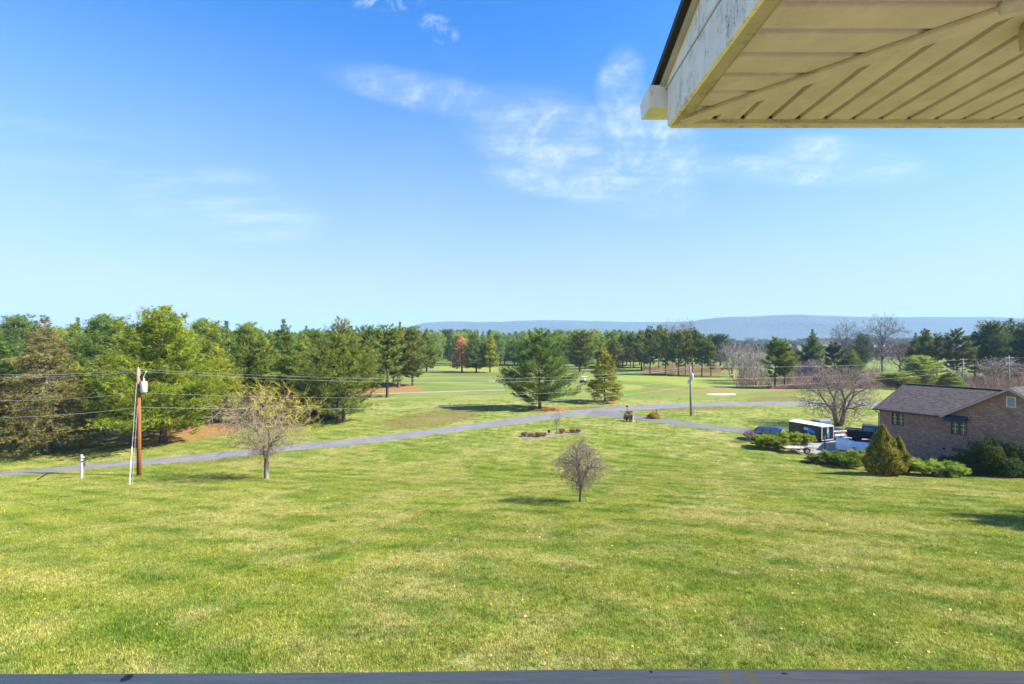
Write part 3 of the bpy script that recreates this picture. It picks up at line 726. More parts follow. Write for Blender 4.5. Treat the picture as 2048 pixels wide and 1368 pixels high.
# ------------------------------------------------------------------ bare trees
BT_round = bare('round_bare', 5, 3.75, 1.62, n=1250, zc=.11, trunk=.09, shape='ovate', tw=.0056, r0=.085, step=.46, twigl=.085, up=1.1, ntw=3, bias=.42)
BT_willow = bare('yellow_twig', 8, 7.6, 3.8, n=560, zc=.15, trunk=.17, shape='vase', tw=.0085, r0=.17, step=.46, twigl=.13, up=.5, ntw=5, tips=lambda q, H, R: q[2]/H + .28*q[0]/R > .76, bias=.40)
BT_big = bare('spreading_bare', 14, 9.6, 5.3, n=1400, zc=.16, trunk=.15, shape='dome', tw=.011, r0=.46, stems=2, step=.40, twigl=.075, up=.2, ntw=4, bias=.40)
BT_tall = bare('tall_bare', 17, 17, 5.0, n=420, zc=.30, trunk=.28, tw=.019, r0=.20, step=.40, twigl=.07, up=.6, ntw=3, bias=.5)
BT_tall2 = bare('tall_bare_b', 19, 17, 5.5, n=480, zc=.26, trunk=.24, tw=.020, r0=.22, step=.40, twigl=.07, up=.5, ntw=3, bias=.5)
BT_small = bare('sapling', 23, 2.7, .85, n=90, zc=.35, trunk=.33, tw=.009, r0=.05, step=.42, twigl=.10, up=.5, ntw=2)
BT_shrub = bare('bare_shrub', 29, 1.6, 1.2, n=220, zc=.3, trunk=.04, tw=.009, r0=.05, stems=7, step=.45, twigl=.12, up=.4, ntw=2)
BT_thin = bare('thin_bare', 31, 9, 3.0, n=380, zc=.18, trunk=.12, tw=.020, r0=.13, stems=3, step=.42, twigl=.08, up=.5, ntw=3)
plant_px(BT_round, 1161, 1004, 878, 96, None, 'small round headed bare tree alone in the middle of the lawn', name='bare_tree', trunkc=(.12, .10, .085), twigc=(.23, .18, .145), rz=.5)
g = G(533, 957)
plant_px(BT_willow, 533, 957, 768, 190, None, 'bare tree with bright yellow shoots between the lawn and the road', name='bare_tree', trunkc=(.19, .16, .13), twigc=(.31, .235, .15), tipc=(.50, .42, .06), rz=0.0)
plant_px(BT_big, 1678, 851, 727, 132, None, 'large spreading bare tree with a thick trunk behind the parked trailer', name='bare_tree', trunkc=(.17, .135, .115), twigc=(.27, .21, .17), rz=.3)
plant_px(BT_small, 1113, 870, 822, 30, None, 'slender bare sapling in the small flower bed', name='bare_sapling', trunkc=(.22, .18, .15), twigc=(.26, .21, .17))
for x, Z, yt, w, tc, l in ((1690, 150, 635, 56, (.20, .17, .15), 'tall bare tree with upswept limbs above the spreading tree'), (1765, 145, 624, 92, (.21, .18, .155), 'tallest bare tree with a pale trunk near the house roof'),
                     (1340, 215, 638, 46, (.28, .24, .22), 'bare treetop rising behind the left of the middle stand'), (1372, 218, 634, 52, (.28, .24, .22), 'bare treetop rising behind the right of the middle stand'),
                     (1662, 160, 672, 56, (.48, .43, .38), 'white limbed bare tree left of the tall bare trees'), (1995, 128, 712, 90, (.34, .29, .25), 'bare tree with pale crooked limbs beside the double crossarm pole'), (1800, 155, 690, 110, (.26, .20, .17), 'brown bare tree right of the tallest bare tree'),
                     (2040, 150, 700, 90, (.24, .2, .18), 'bare tree behind the house at the right picture edge')):
    plant_Z((BT_tall, BT_tall2)[int(x) % 2], x, Z, yt, w, None, l, name='bare_tree', trunkc=tc, twigc=tuple(c*.85 for c in tc))
for i, (x, Z, yt, w) in enumerate(((1462, 165, 682, 60), (1484, 150, 692, 56), (1506, 142, 684, 56), (1525, 150, 700, 50), (1498, 138, 708, 44), (1606, 138, 722, 54), (1636, 140, 716, 60))):
    plant_Z(BT_thin, x, Z, yt, w, None, ['grey bare tree nearest the red truck', 'second grey bare tree right of the red truck', 'tallest grey bare tree left of the pine pair', 'grey bare tree touching the pine pair on its left', 'low grey bare tree behind the tan grass clumps', 'brown bare tree right of the pine pair', 'brown bare tree under the pointed pine'][i],
            name='bare_tree', trunkc=(.30, .25, .22), twigc=(.33, .275, .25))
# brush thickets: nobody could count the stems
def thicket(name, regions, label, seed, col):
    rs = np.random.default_rng(seed); S = []
    for (xa, xb, Za, Zb, hmin, hmax, n) in regions:
        Z = rs.uniform(Za, Zb, n); x = rs.uniform(xa, xb, n); X = (x-1024)/F*Z; z0 = CZ-drop(X, Z); h = rs.uniform(hmin, hmax, n)*rs.uniform(.5, 1, n)*(.75+.25*np.sin(x*.08)+.2*np.sin(x*.23))
        p = np.stack([X, Z, z0], 1); d = rs.normal(0, .28, (n, 3)); d[:, 2] = 1
        h = h*np.minimum(1, .25+np.minimum(x-xa, xb-x)/((xb-xa)*.16)); m = p + d*h[:, None]*.55; e = m + (d + rs.normal(0, .35, (n, 3)))*h[:, None]*.45
        S.append(np.concatenate([p, m, np.full((n, 1), .03), np.full((n, 1), .02)], 1)); S.append(np.concatenate([m, e, np.full((n, 1), .02), np.full((n, 1), .012)], 1))
        for _ in range(2):
            q = p + (m-p)*rs.uniform(.4, 1, (n, 1)); e = q + (d*.6 + rs.normal(0, .5, (n, 3)))*h[:, None]*.4
            S.append(np.concatenate([q, e, np.full((n, 1), .018), np.full((n, 1), .010)], 1))
    V, Fc = prisms(np.concatenate(S), 3); return tag(link(name, np_mesh(name, V, Fc, M['bark']), None, col), label, 'brush', None, 'stuff')
thicket('brush_thicket', [(1575, 1900, 122, 150, 2, 6.5, 8500), (1466, 1600, 124, 175, 1.0, 4.0, 2200), (1880, 2120, 120, 150, 2, 6.5, 4500)], 'tangled brown brush along the field edge behind the pines', 3, (.25, .17, .135))
thicket('stand_undergrowth', [(1285, 1445, 185, 215, 1.0, 4.0, 4500)], 'brown leafless undergrowth between the trunks of the middle stand', 4, (.32, .21, .12))
thicket('hedge_underbrush', [(540, 690, 74, 82, .8, 2.6, 2600)], 'bare brown brush at the foot of the wood behind the yellow twigged tree', 5, (.20, .14, .12))
thicket('fence_line_brush', [(1530, 1640, 123, 126, .6, 2.2, 1500)], 'dead stalks lining the field under the pair of pines', 6, (.30, .20, .14))

# ------------------------------------------------------------------ shrubs
def shrub_mesh(name, seed, kind, R, H, n, blade, width, k=5, tint=(.6, 1.4)):
    rs = np.random.default_rng(seed)
    if kind == 'juniper':       # arching feathery branches
        nb = 60; az = rs.uniform(0, 6.28, nb); L = R*rs.uniform(.55, 1.1, nb); el = rs.uniform(.12, .95, nb); b = rs.integers(0, nb, n); s = rs.uniform(.25, 1.0, n)**.7
        lat = rs.normal(0, .12, n)*L[b]*(.4+.6*np.sin(s*3)); r = L[b]*s*np.cos(el[b]); z = H*.92*np.sin(el[b])*np.sin(s*1.75)*(.6+.4*L[b]/R) + .1 + rs.normal(0, .04, n)
        Pn = np.stack([np.cos(az[b])*r - np.sin(az[b])*lat, np.sin(az[b])*r + np.cos(az[b])*lat, z], 1)
        Dn = np.stack([np.cos(az[b]), np.sin(az[b]), .75 - .5*s], 1); spread, up = .42, .15
    elif kind == 'cone':
        t = rs.random(n)**1.25; az = rs.uniform(0, 6.28, n); lump = 1 + .14*np.sin(az*4+t*9) + .10*np.sin(az*7-t*14) + .09*np.sin(az*2+t*23); r = R*(1-t**1.25)**.9*lump*rs.uniform(.80, 1.0, n)*np.minimum(1, .6+t*2)
        Pn = np.stack([np.cos(az)*r, np.sin(az)*r, .15+H*t*.96], 1); Dn = np.stack([np.cos(az)*.7, np.sin(az)*.7, np.full(n, .9)], 1); spread, up = .5, .3
    else:
        v = rs.normal(size=(n, 3)); v /= np.linalg.norm(v, axis=1, keepdims=True); v[:, 2] = np.abs(v[:, 2])*1.15 - .12
        az = np.arctan2(v[:, 1], v[:, 0]); lump = 1 + .13*np.sin(az*3+v[:, 2]*6) + .10*np.sin(az*6-v[:, 2]*9)
        Pn = v*np.array([R, R, H])*lump[:, None]*rs.uniform(.72, 1.0, (n, 1)); Pn[:, 2] = np.maximum(.05, Pn[:, 2]); Dn = v; spread, up = .55, .15
    Dn = Dn/np.linalg.norm(Dn, axis=1, keepdims=True)
    V, Fc, T = tufts(Pn, Dn, blade, width, k, rs, spread, up, tint)
    crown = np_mesh(name+'_foliage', V, Fc, M['foliage'], T)
    segs = []
    for i in range(14):
        a = rs.uniform(0, 6.28); e = rs.uniform(.3, 1.2); l = R*.75
        segs.append((0, 0, 0, math.cos(a)*l*math.cos(e), math.sin(a)*l*math.cos(e), min(H*.8, l*math.sin(e)+.1), .045, .015))
    V, Fc = prisms(segs, 5); return dict(trunk=np_mesh(name+'_stems', V, Fc, M['bark']), crown=crown, R=R, H=H)
SJ = [shrub_mesh('juniper', 3, 'juniper', 1.9, 1.3, 4200, .24, .035, 5, tint=(.4, 1.7)), shrub_mesh('juniper_b', 4, 'juniper', 1.9, 1.3, 4200, .24, .035, 5, tint=(.4, 1.7))]
SC = shrub_mesh('arborvitae', 5, 'cone', 2.0, 4.6, 8000, .22, .06, 4, tint=(.4, 1.7))
SR = shrub_mesh('round_shrub', 6, 'round', 2.0, 2.6, 8000, .15, .06, 4)
SG = shrub_mesh('brown_clump', 7, 'juniper', .5, .55, 800, .17, .022, 4, tint=(.4, 1.7))
def shrub(proto, x, yb, yt, w, col, label, name='juniper_shrub', cat='shrub', group=None, dz=0):
    g = G(x, yb); Z = g.y + dz; X = (x-1024)/F*Z; h = (yb-yt)/F*Z
    return plant(proto, (X, Z, gz(X, Z)), h, w/F*Z, col, label, cat, name, group, partnames=('stems', 'foliage'), trunkc=(.2, .15, .11))
JG = (.135, .175, .022)
shrub(SJ[0], 1533, 896, 866, 62, JG, 'bright spreading juniper, nearest the bare shrub by the drive')
shrub(SJ[1], 1556, 899, 872, 52, (.12, .16, .022), 'low juniper in front of the utility trailer, left end')
shrub(SJ[1], 1580, 890, 861, 58, JG, 'tall bright juniper left of the black enclosed trailer')
shrub(SJ[0], 1608, 889, 863, 44, (.14, .17, .03), 'juniper directly behind the utility trailer')
shrub(SJ[0], 1640, 926, 905, 56, (.11, .12, .035), 'brownish low juniper at the near corner of the parking pad')
shrub(SJ[1], 1668, 928, 899, 60, (.10, .145, .022), 'juniper with a bare pale branch in front of the tarp covered load')
shrub(SJ[0], 1695, 935, 906, 56, (.08, .12, .022), 'dark low juniper left of the conical evergreen')
shrub(SJ[1], 1712, 930, 896, 46, (.15, .17, .035), 'yellowish juniper touching the conical evergreen')
shrub(SC, 1766, 950, 850, 74, (.125, .12, .024), 'tall conical evergreen with a pointed top at the house corner', name='conical_evergreen')
shrub(SC, 1798, 948, 873, 50, (.115, .115, .022), 'shorter lobe shaped evergreen right of the conical one', name='conical_evergreen')
shrub(SJ[0], 1850, 950, 916, 80, (.15, .20, .045), 'light green feathery juniper under the second window')
shrub(SJ[1], 1893, 953, 920, 78, (.14, .19, .04), 'light green feathery juniper spreading in front of the brick wall')
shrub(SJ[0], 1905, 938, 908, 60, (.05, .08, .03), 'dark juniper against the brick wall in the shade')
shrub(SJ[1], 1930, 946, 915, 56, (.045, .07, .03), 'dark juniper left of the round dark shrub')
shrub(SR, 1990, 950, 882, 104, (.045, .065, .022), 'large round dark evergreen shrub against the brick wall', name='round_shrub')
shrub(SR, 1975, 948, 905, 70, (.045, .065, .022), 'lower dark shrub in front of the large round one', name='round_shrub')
plant_px(BT_shrub, 1497, 884, 855, 40, None, 'purple grey bare shrub where the drive meets the pad', cat='shrub', name='bare_shrub', trunkc=(.26, .19, .18), twigc=(.30, .22, .21))
shrub(SR, 1308, 837, 824, 27, (.24, .20, .05), 'yellowish round shrub on the far side of the driveway', name='round_shrub')
shrub(SG, 1253, 842, 828, 14, (.16, .12, .10), 'brown dry shrub left of the stump by the driveway', name='dry_shrub')
shrub(SG, 1258, 827, 821, 18, (.19, .145, .10), 'tan dry plant at the foot of the black mailbox', name='dry_shrub')
for i, (x, yb, h, w) in enumerate(((1049, 873, 9, 15), (1062, 874, 8, 13), (1078, 874, 10, 18), (1088, 873, 8, 12), (1124, 867, 10, 14), (1144, 866, 9, 14), (1156, 866, 9, 12))):
    shrub(SG, x, yb, yb-h, w, (.17, .12, .10), ['dry brown perennial at the left end of the flower bed', 'second dry perennial from the left end of the bed', 'widest dry perennial left of the black pot', 'dry perennial at the foot of the black pot', 'dry perennial just right of the sapling', 'dry perennial second from the right end of the bed', 'dry perennial at the right end of the flower bed'][i], name='dry_perennial', cat='plant')
for i, (x, y) in enumerate(((1465, 757), (1479, 760), (1487, 761), (1496, 764), (1505, 767))):
    shrub(SG, x, y, y-8, 9, (.34, .27, .20), ['first tan grass clump beside the mown green', 'second tan grass clump from the red truck', 'third tan grass clump from the red truck', 'fourth tan grass clump from the red truck', 'last tan grass clump before the pine pair'][i], name='ornamental_grass', cat='grass clump', group='tan grass clumps beside the green')
sheet('flower_bed', [(1040, 874), (1060, 870), (1110, 866), (1165, 863), (1172, 866), (1130, 870), (1090, 876), (1050, 878)], simple('mulch', (.22, .17, .12), .95, vary=.4), .04, 'small mulched flower bed on the lawn')
# right-hand tree outside the frame: its shadow lies on the lawn at the right edge
plant(PM[1], (36.5, 20.6, gz(36.5, 20.6)), 11.0, 7.5, MG, 'pine just outside the right of the picture that shades the lawn')

# ------------------------------------------------------------------ grass blades on the near lawn
PAD = [G(*p) for p in [(1530, 871), (1600, 865), (1700, 868), (1790, 876), (1800, 905), (1760, 930), (1700, 926), (1640, 915), (1590, 902), (1560, 893)]]
def on_paving(X, Y):
    for P_, H_ in RIB:
        d = np.hypot(P_[:, 0]-X, P_[:, 1]-Y) - H_
        if d.min() < .12: return True
    ins = False; n = len(PAD)
    for i in range(n):
        a, b = PAD[i], PAD[(i+1) % n]
        if (a.y > Y) != (b.y > Y) and X < (b.x-a.x)*(Y-a.y)/(b.y-a.y)+a.x: ins = not ins
    return ins
def make_grass():
    rs = np.random.default_rng(2); patches = []
    for i in range(4):
        n = 340; p = np.zeros((n, 3)); p[:, :2] = rs.uniform(-.36, .36, (n, 2)); d = rs.normal(0, .5, (n, 3)); d[:, 2] = 1; d /= np.linalg.norm(d, axis=1, keepdims=True)
        l = rs.uniform(.03, .085, (n, 1)); s = np.cross(d, rs.normal(size=(n, 3))); s /= np.linalg.norm(s, axis=1, keepdims=True); s *= .0055
        V = np.stack([p-s, p+s, p+d*l], 1).reshape(-1, 3); t = rs.uniform(.40, 1.5, (n, 1)); w = rs.random((n, 1)) < .18; T = np.where(w, np.array([[1.7, 1.25, 1.6]]), np.array([[1, 1, 1.]]))*t
        me = np_mesh('grass_patch', V, np.arange(n*3).reshape(-1, 3), M['blade'], T)
        o = link('grass_tuft', me); X, Z = -2.4 + i*1.3, 10.2; o.location = (X, Z, gz(X, Z)); tag(o, 'patch of short lawn grass blades near the railing', 'grass', None, 'stuff'); o.rotation_euler = (-.161, 0, 0); patches.append(o)
    Zs = []; Z = 7.2
    pts = []; rots = []
    while Z < 105:
        st = .40 if Z < 16 else (.46 if Z < 26 else (.6 if Z < 45 else .6 + (Z-45)*.014)); keepp = 1 if Z < 45 else max(.25, 1-(Z-45)/80)
        w = Z*1.12 + 1
        xs = np.arange(-w, w, st)
        for x in xs:
            X = x + rs.uniform(-.2, .2); Y = Z + rs.uniform(-.2, .2)
            e = .05; dzx = (gz(X+e, Y)-gz(X-e, Y))/(2*e); dzy = (gz(X, Y+e)-gz(X, Y-e))/(2*e)
            if rs.random() > keepp or (Z > 34 and on_paving(X, Y)): continue
            n = Vector((-dzx, -dzy, 1)).normalized(); q = n.to_track_quat('Z', 'Y').to_matrix() @ Matrix.Rotation(rs.uniform(0, 6.28), 3, 'Z'); pts.append((X, Y, gz(X, Y))); rots.append(q.to_euler())
        Z += st
    me = bpy.data.meshes.new('lawn_grass'); me.from_pydata(pts, [], []); a = me.attributes.new('rot', 'FLOAT_VECTOR', 'POINT'); a.data.foreach_set('vector', np.array(rots, np.float32).ravel())
    o = tag(link('lawn_grass', me), 'short mown grass covering the near lawn', 'grass', None, 'stuff')
    col = bpy.data.collections.new('grass_patches')
    for p_ in patches: col.objects.link(p_)
    ng = bpy.data.node_groups.new('grass_scatter', 'GeometryNodeTree'); ng.interface.new_socket('Geometry', in_out='INPUT', socket_type='NodeSocketGeometry'); ng.interface.new_socket('Geometry', in_out='OUTPUT', socket_type='NodeSocketGeometry')
    N = ng.nodes; L = ng.links; gi = N.new('NodeGroupInput'); go = N.new('NodeGroupOutput'); ip = N.new('GeometryNodeInstanceOnPoints'); ci = N.new('GeometryNodeCollectionInfo'); ci.inputs['Collection'].default_value = col
    ci.inputs['Separate Children'].default_value = True; ci.inputs['Reset Children'].default_value = True; ci.transform_space = 'ORIGINAL'
    na = N.new('GeometryNodeInputNamedAttribute'); na.data_type = 'FLOAT_VECTOR'; na.inputs['Name'].default_value = 'rot'
    rv = N.new('FunctionNodeRandomValue'); rv.data_type = 'FLOAT'; rv.inputs[2].default_value = .75; rv.inputs[3].default_value = 1.3
    L.new(gi.outputs[0], ip.inputs['Points']); L.new(ci.outputs[0], ip.inputs['Instance']); ip.inputs['Pick Instance'].default_value = True; L.new(na.outputs['Attribute'], ip.inputs['Rotation']); L.new(rv.outputs[1], ip.inputs['Scale']); L.new(ip.outputs[0], go.inputs[0])
    md = o.modifiers.new('scatter', 'NODES'); md.node_group = ng
    # coarser tufts standing up out of the turf
    n = 620; Z = rs.uniform(8.5, 34, n); X = rs.uniform(-1.05, 1.1, n)*Z; c = rs.integers(0, 90, n); X += 0; cl = rs.random(n) < .55; X = np.where(cl, X[c]+rs.normal(0, .35, n), X); Z = np.where(cl, Z[c]+rs.normal(0, .35, n), Z)
    P0 = np.stack([X, Z, CZ-drop(X, Z)], 1); kk = 16; Pn = np.repeat(P0, kk, 0); Pn[:, :2] += rs.normal(0, .035, (n*kk, 2)); d = rs.normal(0, .45, (n*kk, 3)); d[:, 2] = 1; d /= np.linalg.norm(d, axis=1, keepdims=True)
    l = rs.uniform(.07, .17, (n*kk, 1)); sv = np.cross(d, rs.normal(size=(n*kk, 3))); sv /= np.linalg.norm(sv, axis=1, keepdims=True); sv *= .007; V = np.stack([Pn-sv, Pn+sv, Pn+d*l], 1).reshape(-1, 3)
    T = np.repeat(rs.uniform(.45, .95, (n, 1)), kk, 0)*np.array([[.75, 1.0, .9]]); tag(link('grass_tufts', np_mesh('grass_tufts', V, np.arange(n*kk*3).reshape(-1, 3), M['blade'], T)), 'darker coarse grass tufts scattered over the lawn', 'grass', None, 'stuff')
    # fallen leaves
    n = 900; Z = rs.uniform(8, 32, n); X = rs.uniform(-1.05, 1.1, n)*Z; keep = (rs.random(n) < .35 + .6*(X > 0)); Z = Z[keep]; X = X[keep]; n = len(Z); p = np.stack([X, Z, CZ-drop(X, Z)+.05], 1)
    u = rs.normal(size=(n, 3)); u[:, 2] *= .4; u /= np.linalg.norm(u, axis=1, keepdims=True); v = np.cross(u, rs.normal(size=(n, 3))*[.3, .3, 1]); v /= np.linalg.norm(v, axis=1, keepdims=True); s = rs.uniform(.02, .045, (n, 1))
    V = np.stack([p-u*s, p+v*s*.7, p+u*s, p-v*s*.7], 1).reshape(-1, 3)
    T = rs.uniform(.5, 1.4, (n, 1))*np.array([[1., .72, .45]]); me = np_mesh('fallen_leaves', V, np.arange(n*4).reshape(-1, 4), M['foliage'], T); tag(link('fallen_leaves', me, None, (.42, .38, .34)), 'scattered dry leaves lying in the lawn', 'leaves', None, 'stuff')
make_grass()
# ------------------------------------------------------------------ hills
def hill_fn(t):
    pos = t.new('ShaderNodeNewGeometry').outputs['Position']
    n = t.noise(pos, .004, 6, .65); f = t.noise(pos, .035, 5, .7)
    c = t.mix(t.ramp(n, .35, .65), (.075, .075, .05), (.11, .095, .075)); c = t.mix(t.ramp(f, .3, .7, 0, .7), c, (.045, .055, .035))
    return pbsdf(t, c, 1, 0, 0, t.bump(f, 1.0, 20))
M['hill'] = mat('forested_hill', hill_fn)
def ridge(name, prof, Z, depth, label, seed):
    rs = np.random.default_rng(seed); xs = np.arange(-400, 2600, 3.0); top = np.interp(xs, [p[0] for p in prof], [p[1] for p in prof])
    wob = np.convolve(rs.normal(0, 1, len(xs)+8), np.ones(9)/9, 'valid')*1.0 + rs.normal(0, .22, len(xs))
    R = 12; V = []
    for r in range(R+1):
        t = r/R; Zr = Z - depth*(1-t); s = math.sin(t*math.pi/2)**1.3
        X = (xs-1024)/F*Z*(1 - .0*t); zt = CZ + (HY-top+wob*.5)/F*Z; z0 = CZ-drop(X, Zr*np.ones_like(X)) - 3
        hump = 1 + .10*np.sin(X*.004+r)*math.sin(t*3.1); V.append(np.stack([X, Zr + 60*np.sin(X*.003+r*.5), z0 + (zt-z0)*s*np.where(t < 1, hump, 1)], 1))
    V.append(np.stack([X, np.full_like(X, Z+900.), CZ-drop(X, Z+900+0*X)-20], 1))
    m = len(xs); i = (np.arange(m-1)[None]+m*np.arange(R+1)[:, None]).ravel(); Fc = np.stack([i, i+1, i+1+m, i+m], 1)
    tag(link(name, np_mesh(name, np.concatenate(V), Fc, M['hill'], smooth=True)), label, None, None, 'structure')
ridge('hills', [(-400, 690), (780, 668), (815, 655), (850, 647), (900, 644), (960, 645.5), (1030, 642), (1090, 639.5), (1160, 642), (1250, 645), (1330, 644), (1420, 641), (1500, 640), (2600, 640)], 4600, 900, 'long low hill ridge fading to blue at the left', 1)
ridge('hills', [(-400, 720), (1290, 700), (1340, 655), (1370, 645), (1395, 640), (1430, 635.5), (1480, 634), (1540, 631.5), (1590, 631), (1660, 634.5), (1740, 634.5), (1850, 634), (1960, 635.5), (2010, 639), (2060, 642), (2300, 650), (2600, 655)], 3800, 700, 'higher blue hill ridge at the right', 2)

# ------------------------------------------------------------------ haze
hm = bpy.data.materials.new('haze'); hm.use_nodes = True; _n = hm.node_tree; _n.nodes.clear(); _o = _n.nodes.new('ShaderNodeOutputMaterial'); _v = _n.nodes.new('ShaderNodeVolumePrincipled')
_v.inputs['Color'].default_value = (.43, .72, 1.0, 1); _v.inputs['Density'].default_value = 1/6300; _v.inputs['Anisotropy'].default_value = .0
_n.links.new(_v.outputs[0], _o.inputs['Volume'])
bm = BM(); box(bm, (0, 4000, (300-24)/2), (19000, 10500, 324)); tag(link('haze', bm_mesh('haze', bm, hm)), 'thin blue haze over the valley', None, None, 'stuff')

# ------------------------------------------------------------------ simple materials
M['white'] = simple('white_paint', (.78, .77, .74), .5, vary=.06)
M['offwhite'] = simple('offwhite_paint', (.62, .60, .55), .6, vary=.1)
M['black'] = simple('black_metal', (.018, .018, .02), .45)
M['rubber'] = simple('tyre_rubber', (.022, .022, .024), .85)
M['rim'] = simple('steel_rim', (.55, .56, .58), .35, .7, .5)
M['whiterim'] = simple('white_rim', (.75, .76, .78), .4)
M['glass'] = simple('dark_glass', (.13, .20, .19), .08, 0, .7, vary=.05)
M['red_lens'] = simple('red_lens', (.45, .02, .02), .25, vary=.1)
M['clear_lens'] = simple('clear_lens', (.7, .7, .68), .2)
M['chrome'] = simple('bumper_chrome', (.72, .74, .76), .25, .5, .5)
M['galv'] = simple('galvanised_steel', (.52, .55, .58), .5, .2, .4, vary=.12)
M['insul'] = simple('porcelain', (.60, .62, .66), .3)
M['wire'] = simple('aluminium_wire', (.30, .30, .31), .6, .1)
M['plank'] = simple('weathered_plank', (.42, .36, .29), .85, vary=.3, scale=9)
M['rusty'] = simple('rusty_frame', (.16, .09, .06), .7, vary=.35)
def pole_fn(dark, light):
    def fn(t):
        co = t.new('ShaderNodeTexCoord').outputs['Object']; n = t.noise(t.mapping(co, (9, 9, .9)), 2.2, 6, .7); z = t.new('ShaderNodeSeparateXYZ'); t.L.new(co, z.inputs[0])
        c = t.mix(t.ramp(n, .3, .7), dark, light); c = t.mix(t.ramp(z.outputs[2], 7.2, 9.2, 0, .55), c, (.33, .27, .24)); return pbsdf(t, c, .85, 0, .15, t.bump(n, .5, .01))
    return fn
M['pole'] = mat('treated_pole', pole_fn((.17, .065, .025), (.34, .13, .045))); M['greypole'] = mat('grey_pole', pole_fn((.20, .17, .155), (.33, .29, .265)))

# ------------------------------------------------------------------ utility poles
def transformer(parent, x, y, z, s=1.0):
    bm = BM(); tube(bm, [(x, y, z-.42*s), (x, y, z-.38*s), (x, y, z+.34*s), (x, y, z+.40*s)], [.19*s, .22*s, .22*s, .20*s], 18); o = part('transformer', bm, M['galv'], parent, True)
    bm = BM(); tube(bm, [(x, y, z+.40*s), (x, y, z+.50*s), (x, y, z+.56*s), (x, y, z+.66*s)], [.06*s, .075*s, .04*s, .05*s], 10); part('bushing', bm, M['insul'], o)
    bm = BM(); box(bm, (x-.22*s if x > 0 else x+.22*s, y, z+.15*s), (.16*s, .1, .08)); box(bm, (x-.22*s if x > 0 else x+.22*s, y, z-.22*s), (.16*s, .1, .08)); part('bracket', bm, M['galv'], o)
def insulator(parent, x, y, z, d=(0, 0, 1), n=3):
    d = Vector(d).normalized(); p = Vector((x, y, z)); bm = BM(); pts = []; rr = []
    for i in range(n): pts += [p + d*(i*.06), p + d*(i*.06+.03)]; rr += [.03, .065]
    tube(bm, pts, rr, 10); return part('insulator', bm, M['insul'], parent)
g1 = G(278, 951); Z1 = g1.y; h1 = (951-738)/F*Z1
p1 = empty('utility_pole', g1, 0, 'rust brown wooden utility pole with a transformer at the left', 'utility pole')
bm = BM(); tube(bm, [(0, 0, -.3), (0, 0, h1*.5), (-.06, 0, h1)], [.18, .155, .125], 16); part('pole', bm, M['pole'], p1, True)
transformer(p1, .46, -.05, h1-1.55, 1.15); insulator(p1, -.06, 0, h1, n=3); insulator(p1, -.28, 0, h1-.33, (-1, 0, 0)); 
bm = BM(); tube(bm, [(.40, -.05, h1-.75), (.62, -.05, h1-.30)], .022, 6); tube(bm, [(.62, -.05, h1-.32), (.66, -.05, h1-.16)], .05, 8); part('fuse_cutout', bm, M['insul'], p1)
bm = BM(); box(bm, (-.22, 0, h1-.36), (.42, .09, .10)); part('arm', bm, M['offwhite'], p1)
bm = BM(); tube(bm, [(.62, -.05, h1-1.95), (.62, 0, h1-2.2), (.16, 0, h1-2.3)], .012, 5); part('lead', bm, M['wire'], p1)
def wire(pts, r, label, mat_=None, name='wire', group='power lines between the poles', sagn=24):
    bm = BM(); tube(bm, pts, r, 5); o = link(name, bm_mesh(name, bm, mat_ or M['wire'])); return tag(o, label, 'wire', group)
def span(A, B, sag, n=28): return [A.lerp(B, i/n) - Vector((0, 0, 4*sag*(i/n)*(1-i/n))) for i in range(n+1)]
gb = G(259, 970)
wire([gb - Vector((0, 0, .2)), Vector((g1.x-.1, Z1-.15, g1.z+h1-1.2))], .016, 'guy wire anchored in the lawn left of the brown pole', name='guy_wire')
wire([gb.lerp(Vector((g1.x-.1, Z1-.15, g1.z+h1-1.2)), .0), gb.lerp(Vector((g1.x-.1, Z1-.15, g1.z+h1-1.2)), .34)], .022, 'white plastic guard around the foot of the guy wire', M['white'], name='guy_guard', group=None)
wire([gb + Vector((.12, .1, -.2)), Vector((g1.x-.05, Z1-.1, g1.z+h1-3.2))], .012, 'lower guy wire joining the pole under the transformer', name='guy_wire')
g2 = G(1382, 831); Z2 = g2.y; h2 = (831-733)/F*Z2
p2 = empty('utility_pole', g2, 0, 'grey utility pole with a small transformer beyond the driveway', 'utility pole')
bm = BM(); tube(bm, [(0, 0, -.3), (-.05, 0, h2*.5), (-.12, 0, h2)], [.19, .165, .13], 14); part('pole', bm, M['greypole'], p2, True)
transformer(p2, .16, -.05, h2-1.7, 1.1); insulator(p2, -.12, 0, h2); bm = BM(); box(bm, (-.38, -.05, h2-2.6), (.3, .2, .75)); part('junction_box', bm, M['galv'], p2, bevel=.02)
def cross_pole(x, Z, ytop, arms, label):
    X = (x-1024)/F*Z; zg = gz(X, Z); zt = CZ+(HY-ytop)/F*Z; e = empty('utility_pole', (X, Z, zg), .25, label, 'utility pole'); h = zt-zg
    bm = BM(); tube(bm, [(0, 0, -.3), (0, 0, h)], [.17, .12], 12); part('pole', bm, M['greypole'], e, True)
    for dz, w in arms:
        bm = BM(); box(bm, (0, -.14, h-dz), (w, .11, .13)); a = part('crossarm', bm, M['greypole'], e)
        for k in (-.45, -.18, .45): insulator(a, k*w, -.14, h-dz+.07)
    return Vector((X, Z, zt))
t3 = cross_pole(1926, 118, 717, [(.25, 2.4)], 'utility pole with one crossarm behind the roof ridge')
t4 = cross_pole(2018, 112, 711, [(.55, 2.6), (1.75, 2.3)], 'utility pole with two crossarms at the right edge')
T1 = lambda y: P(276, y, Z1); T2 = lambda y: P(1378, y, Z2)
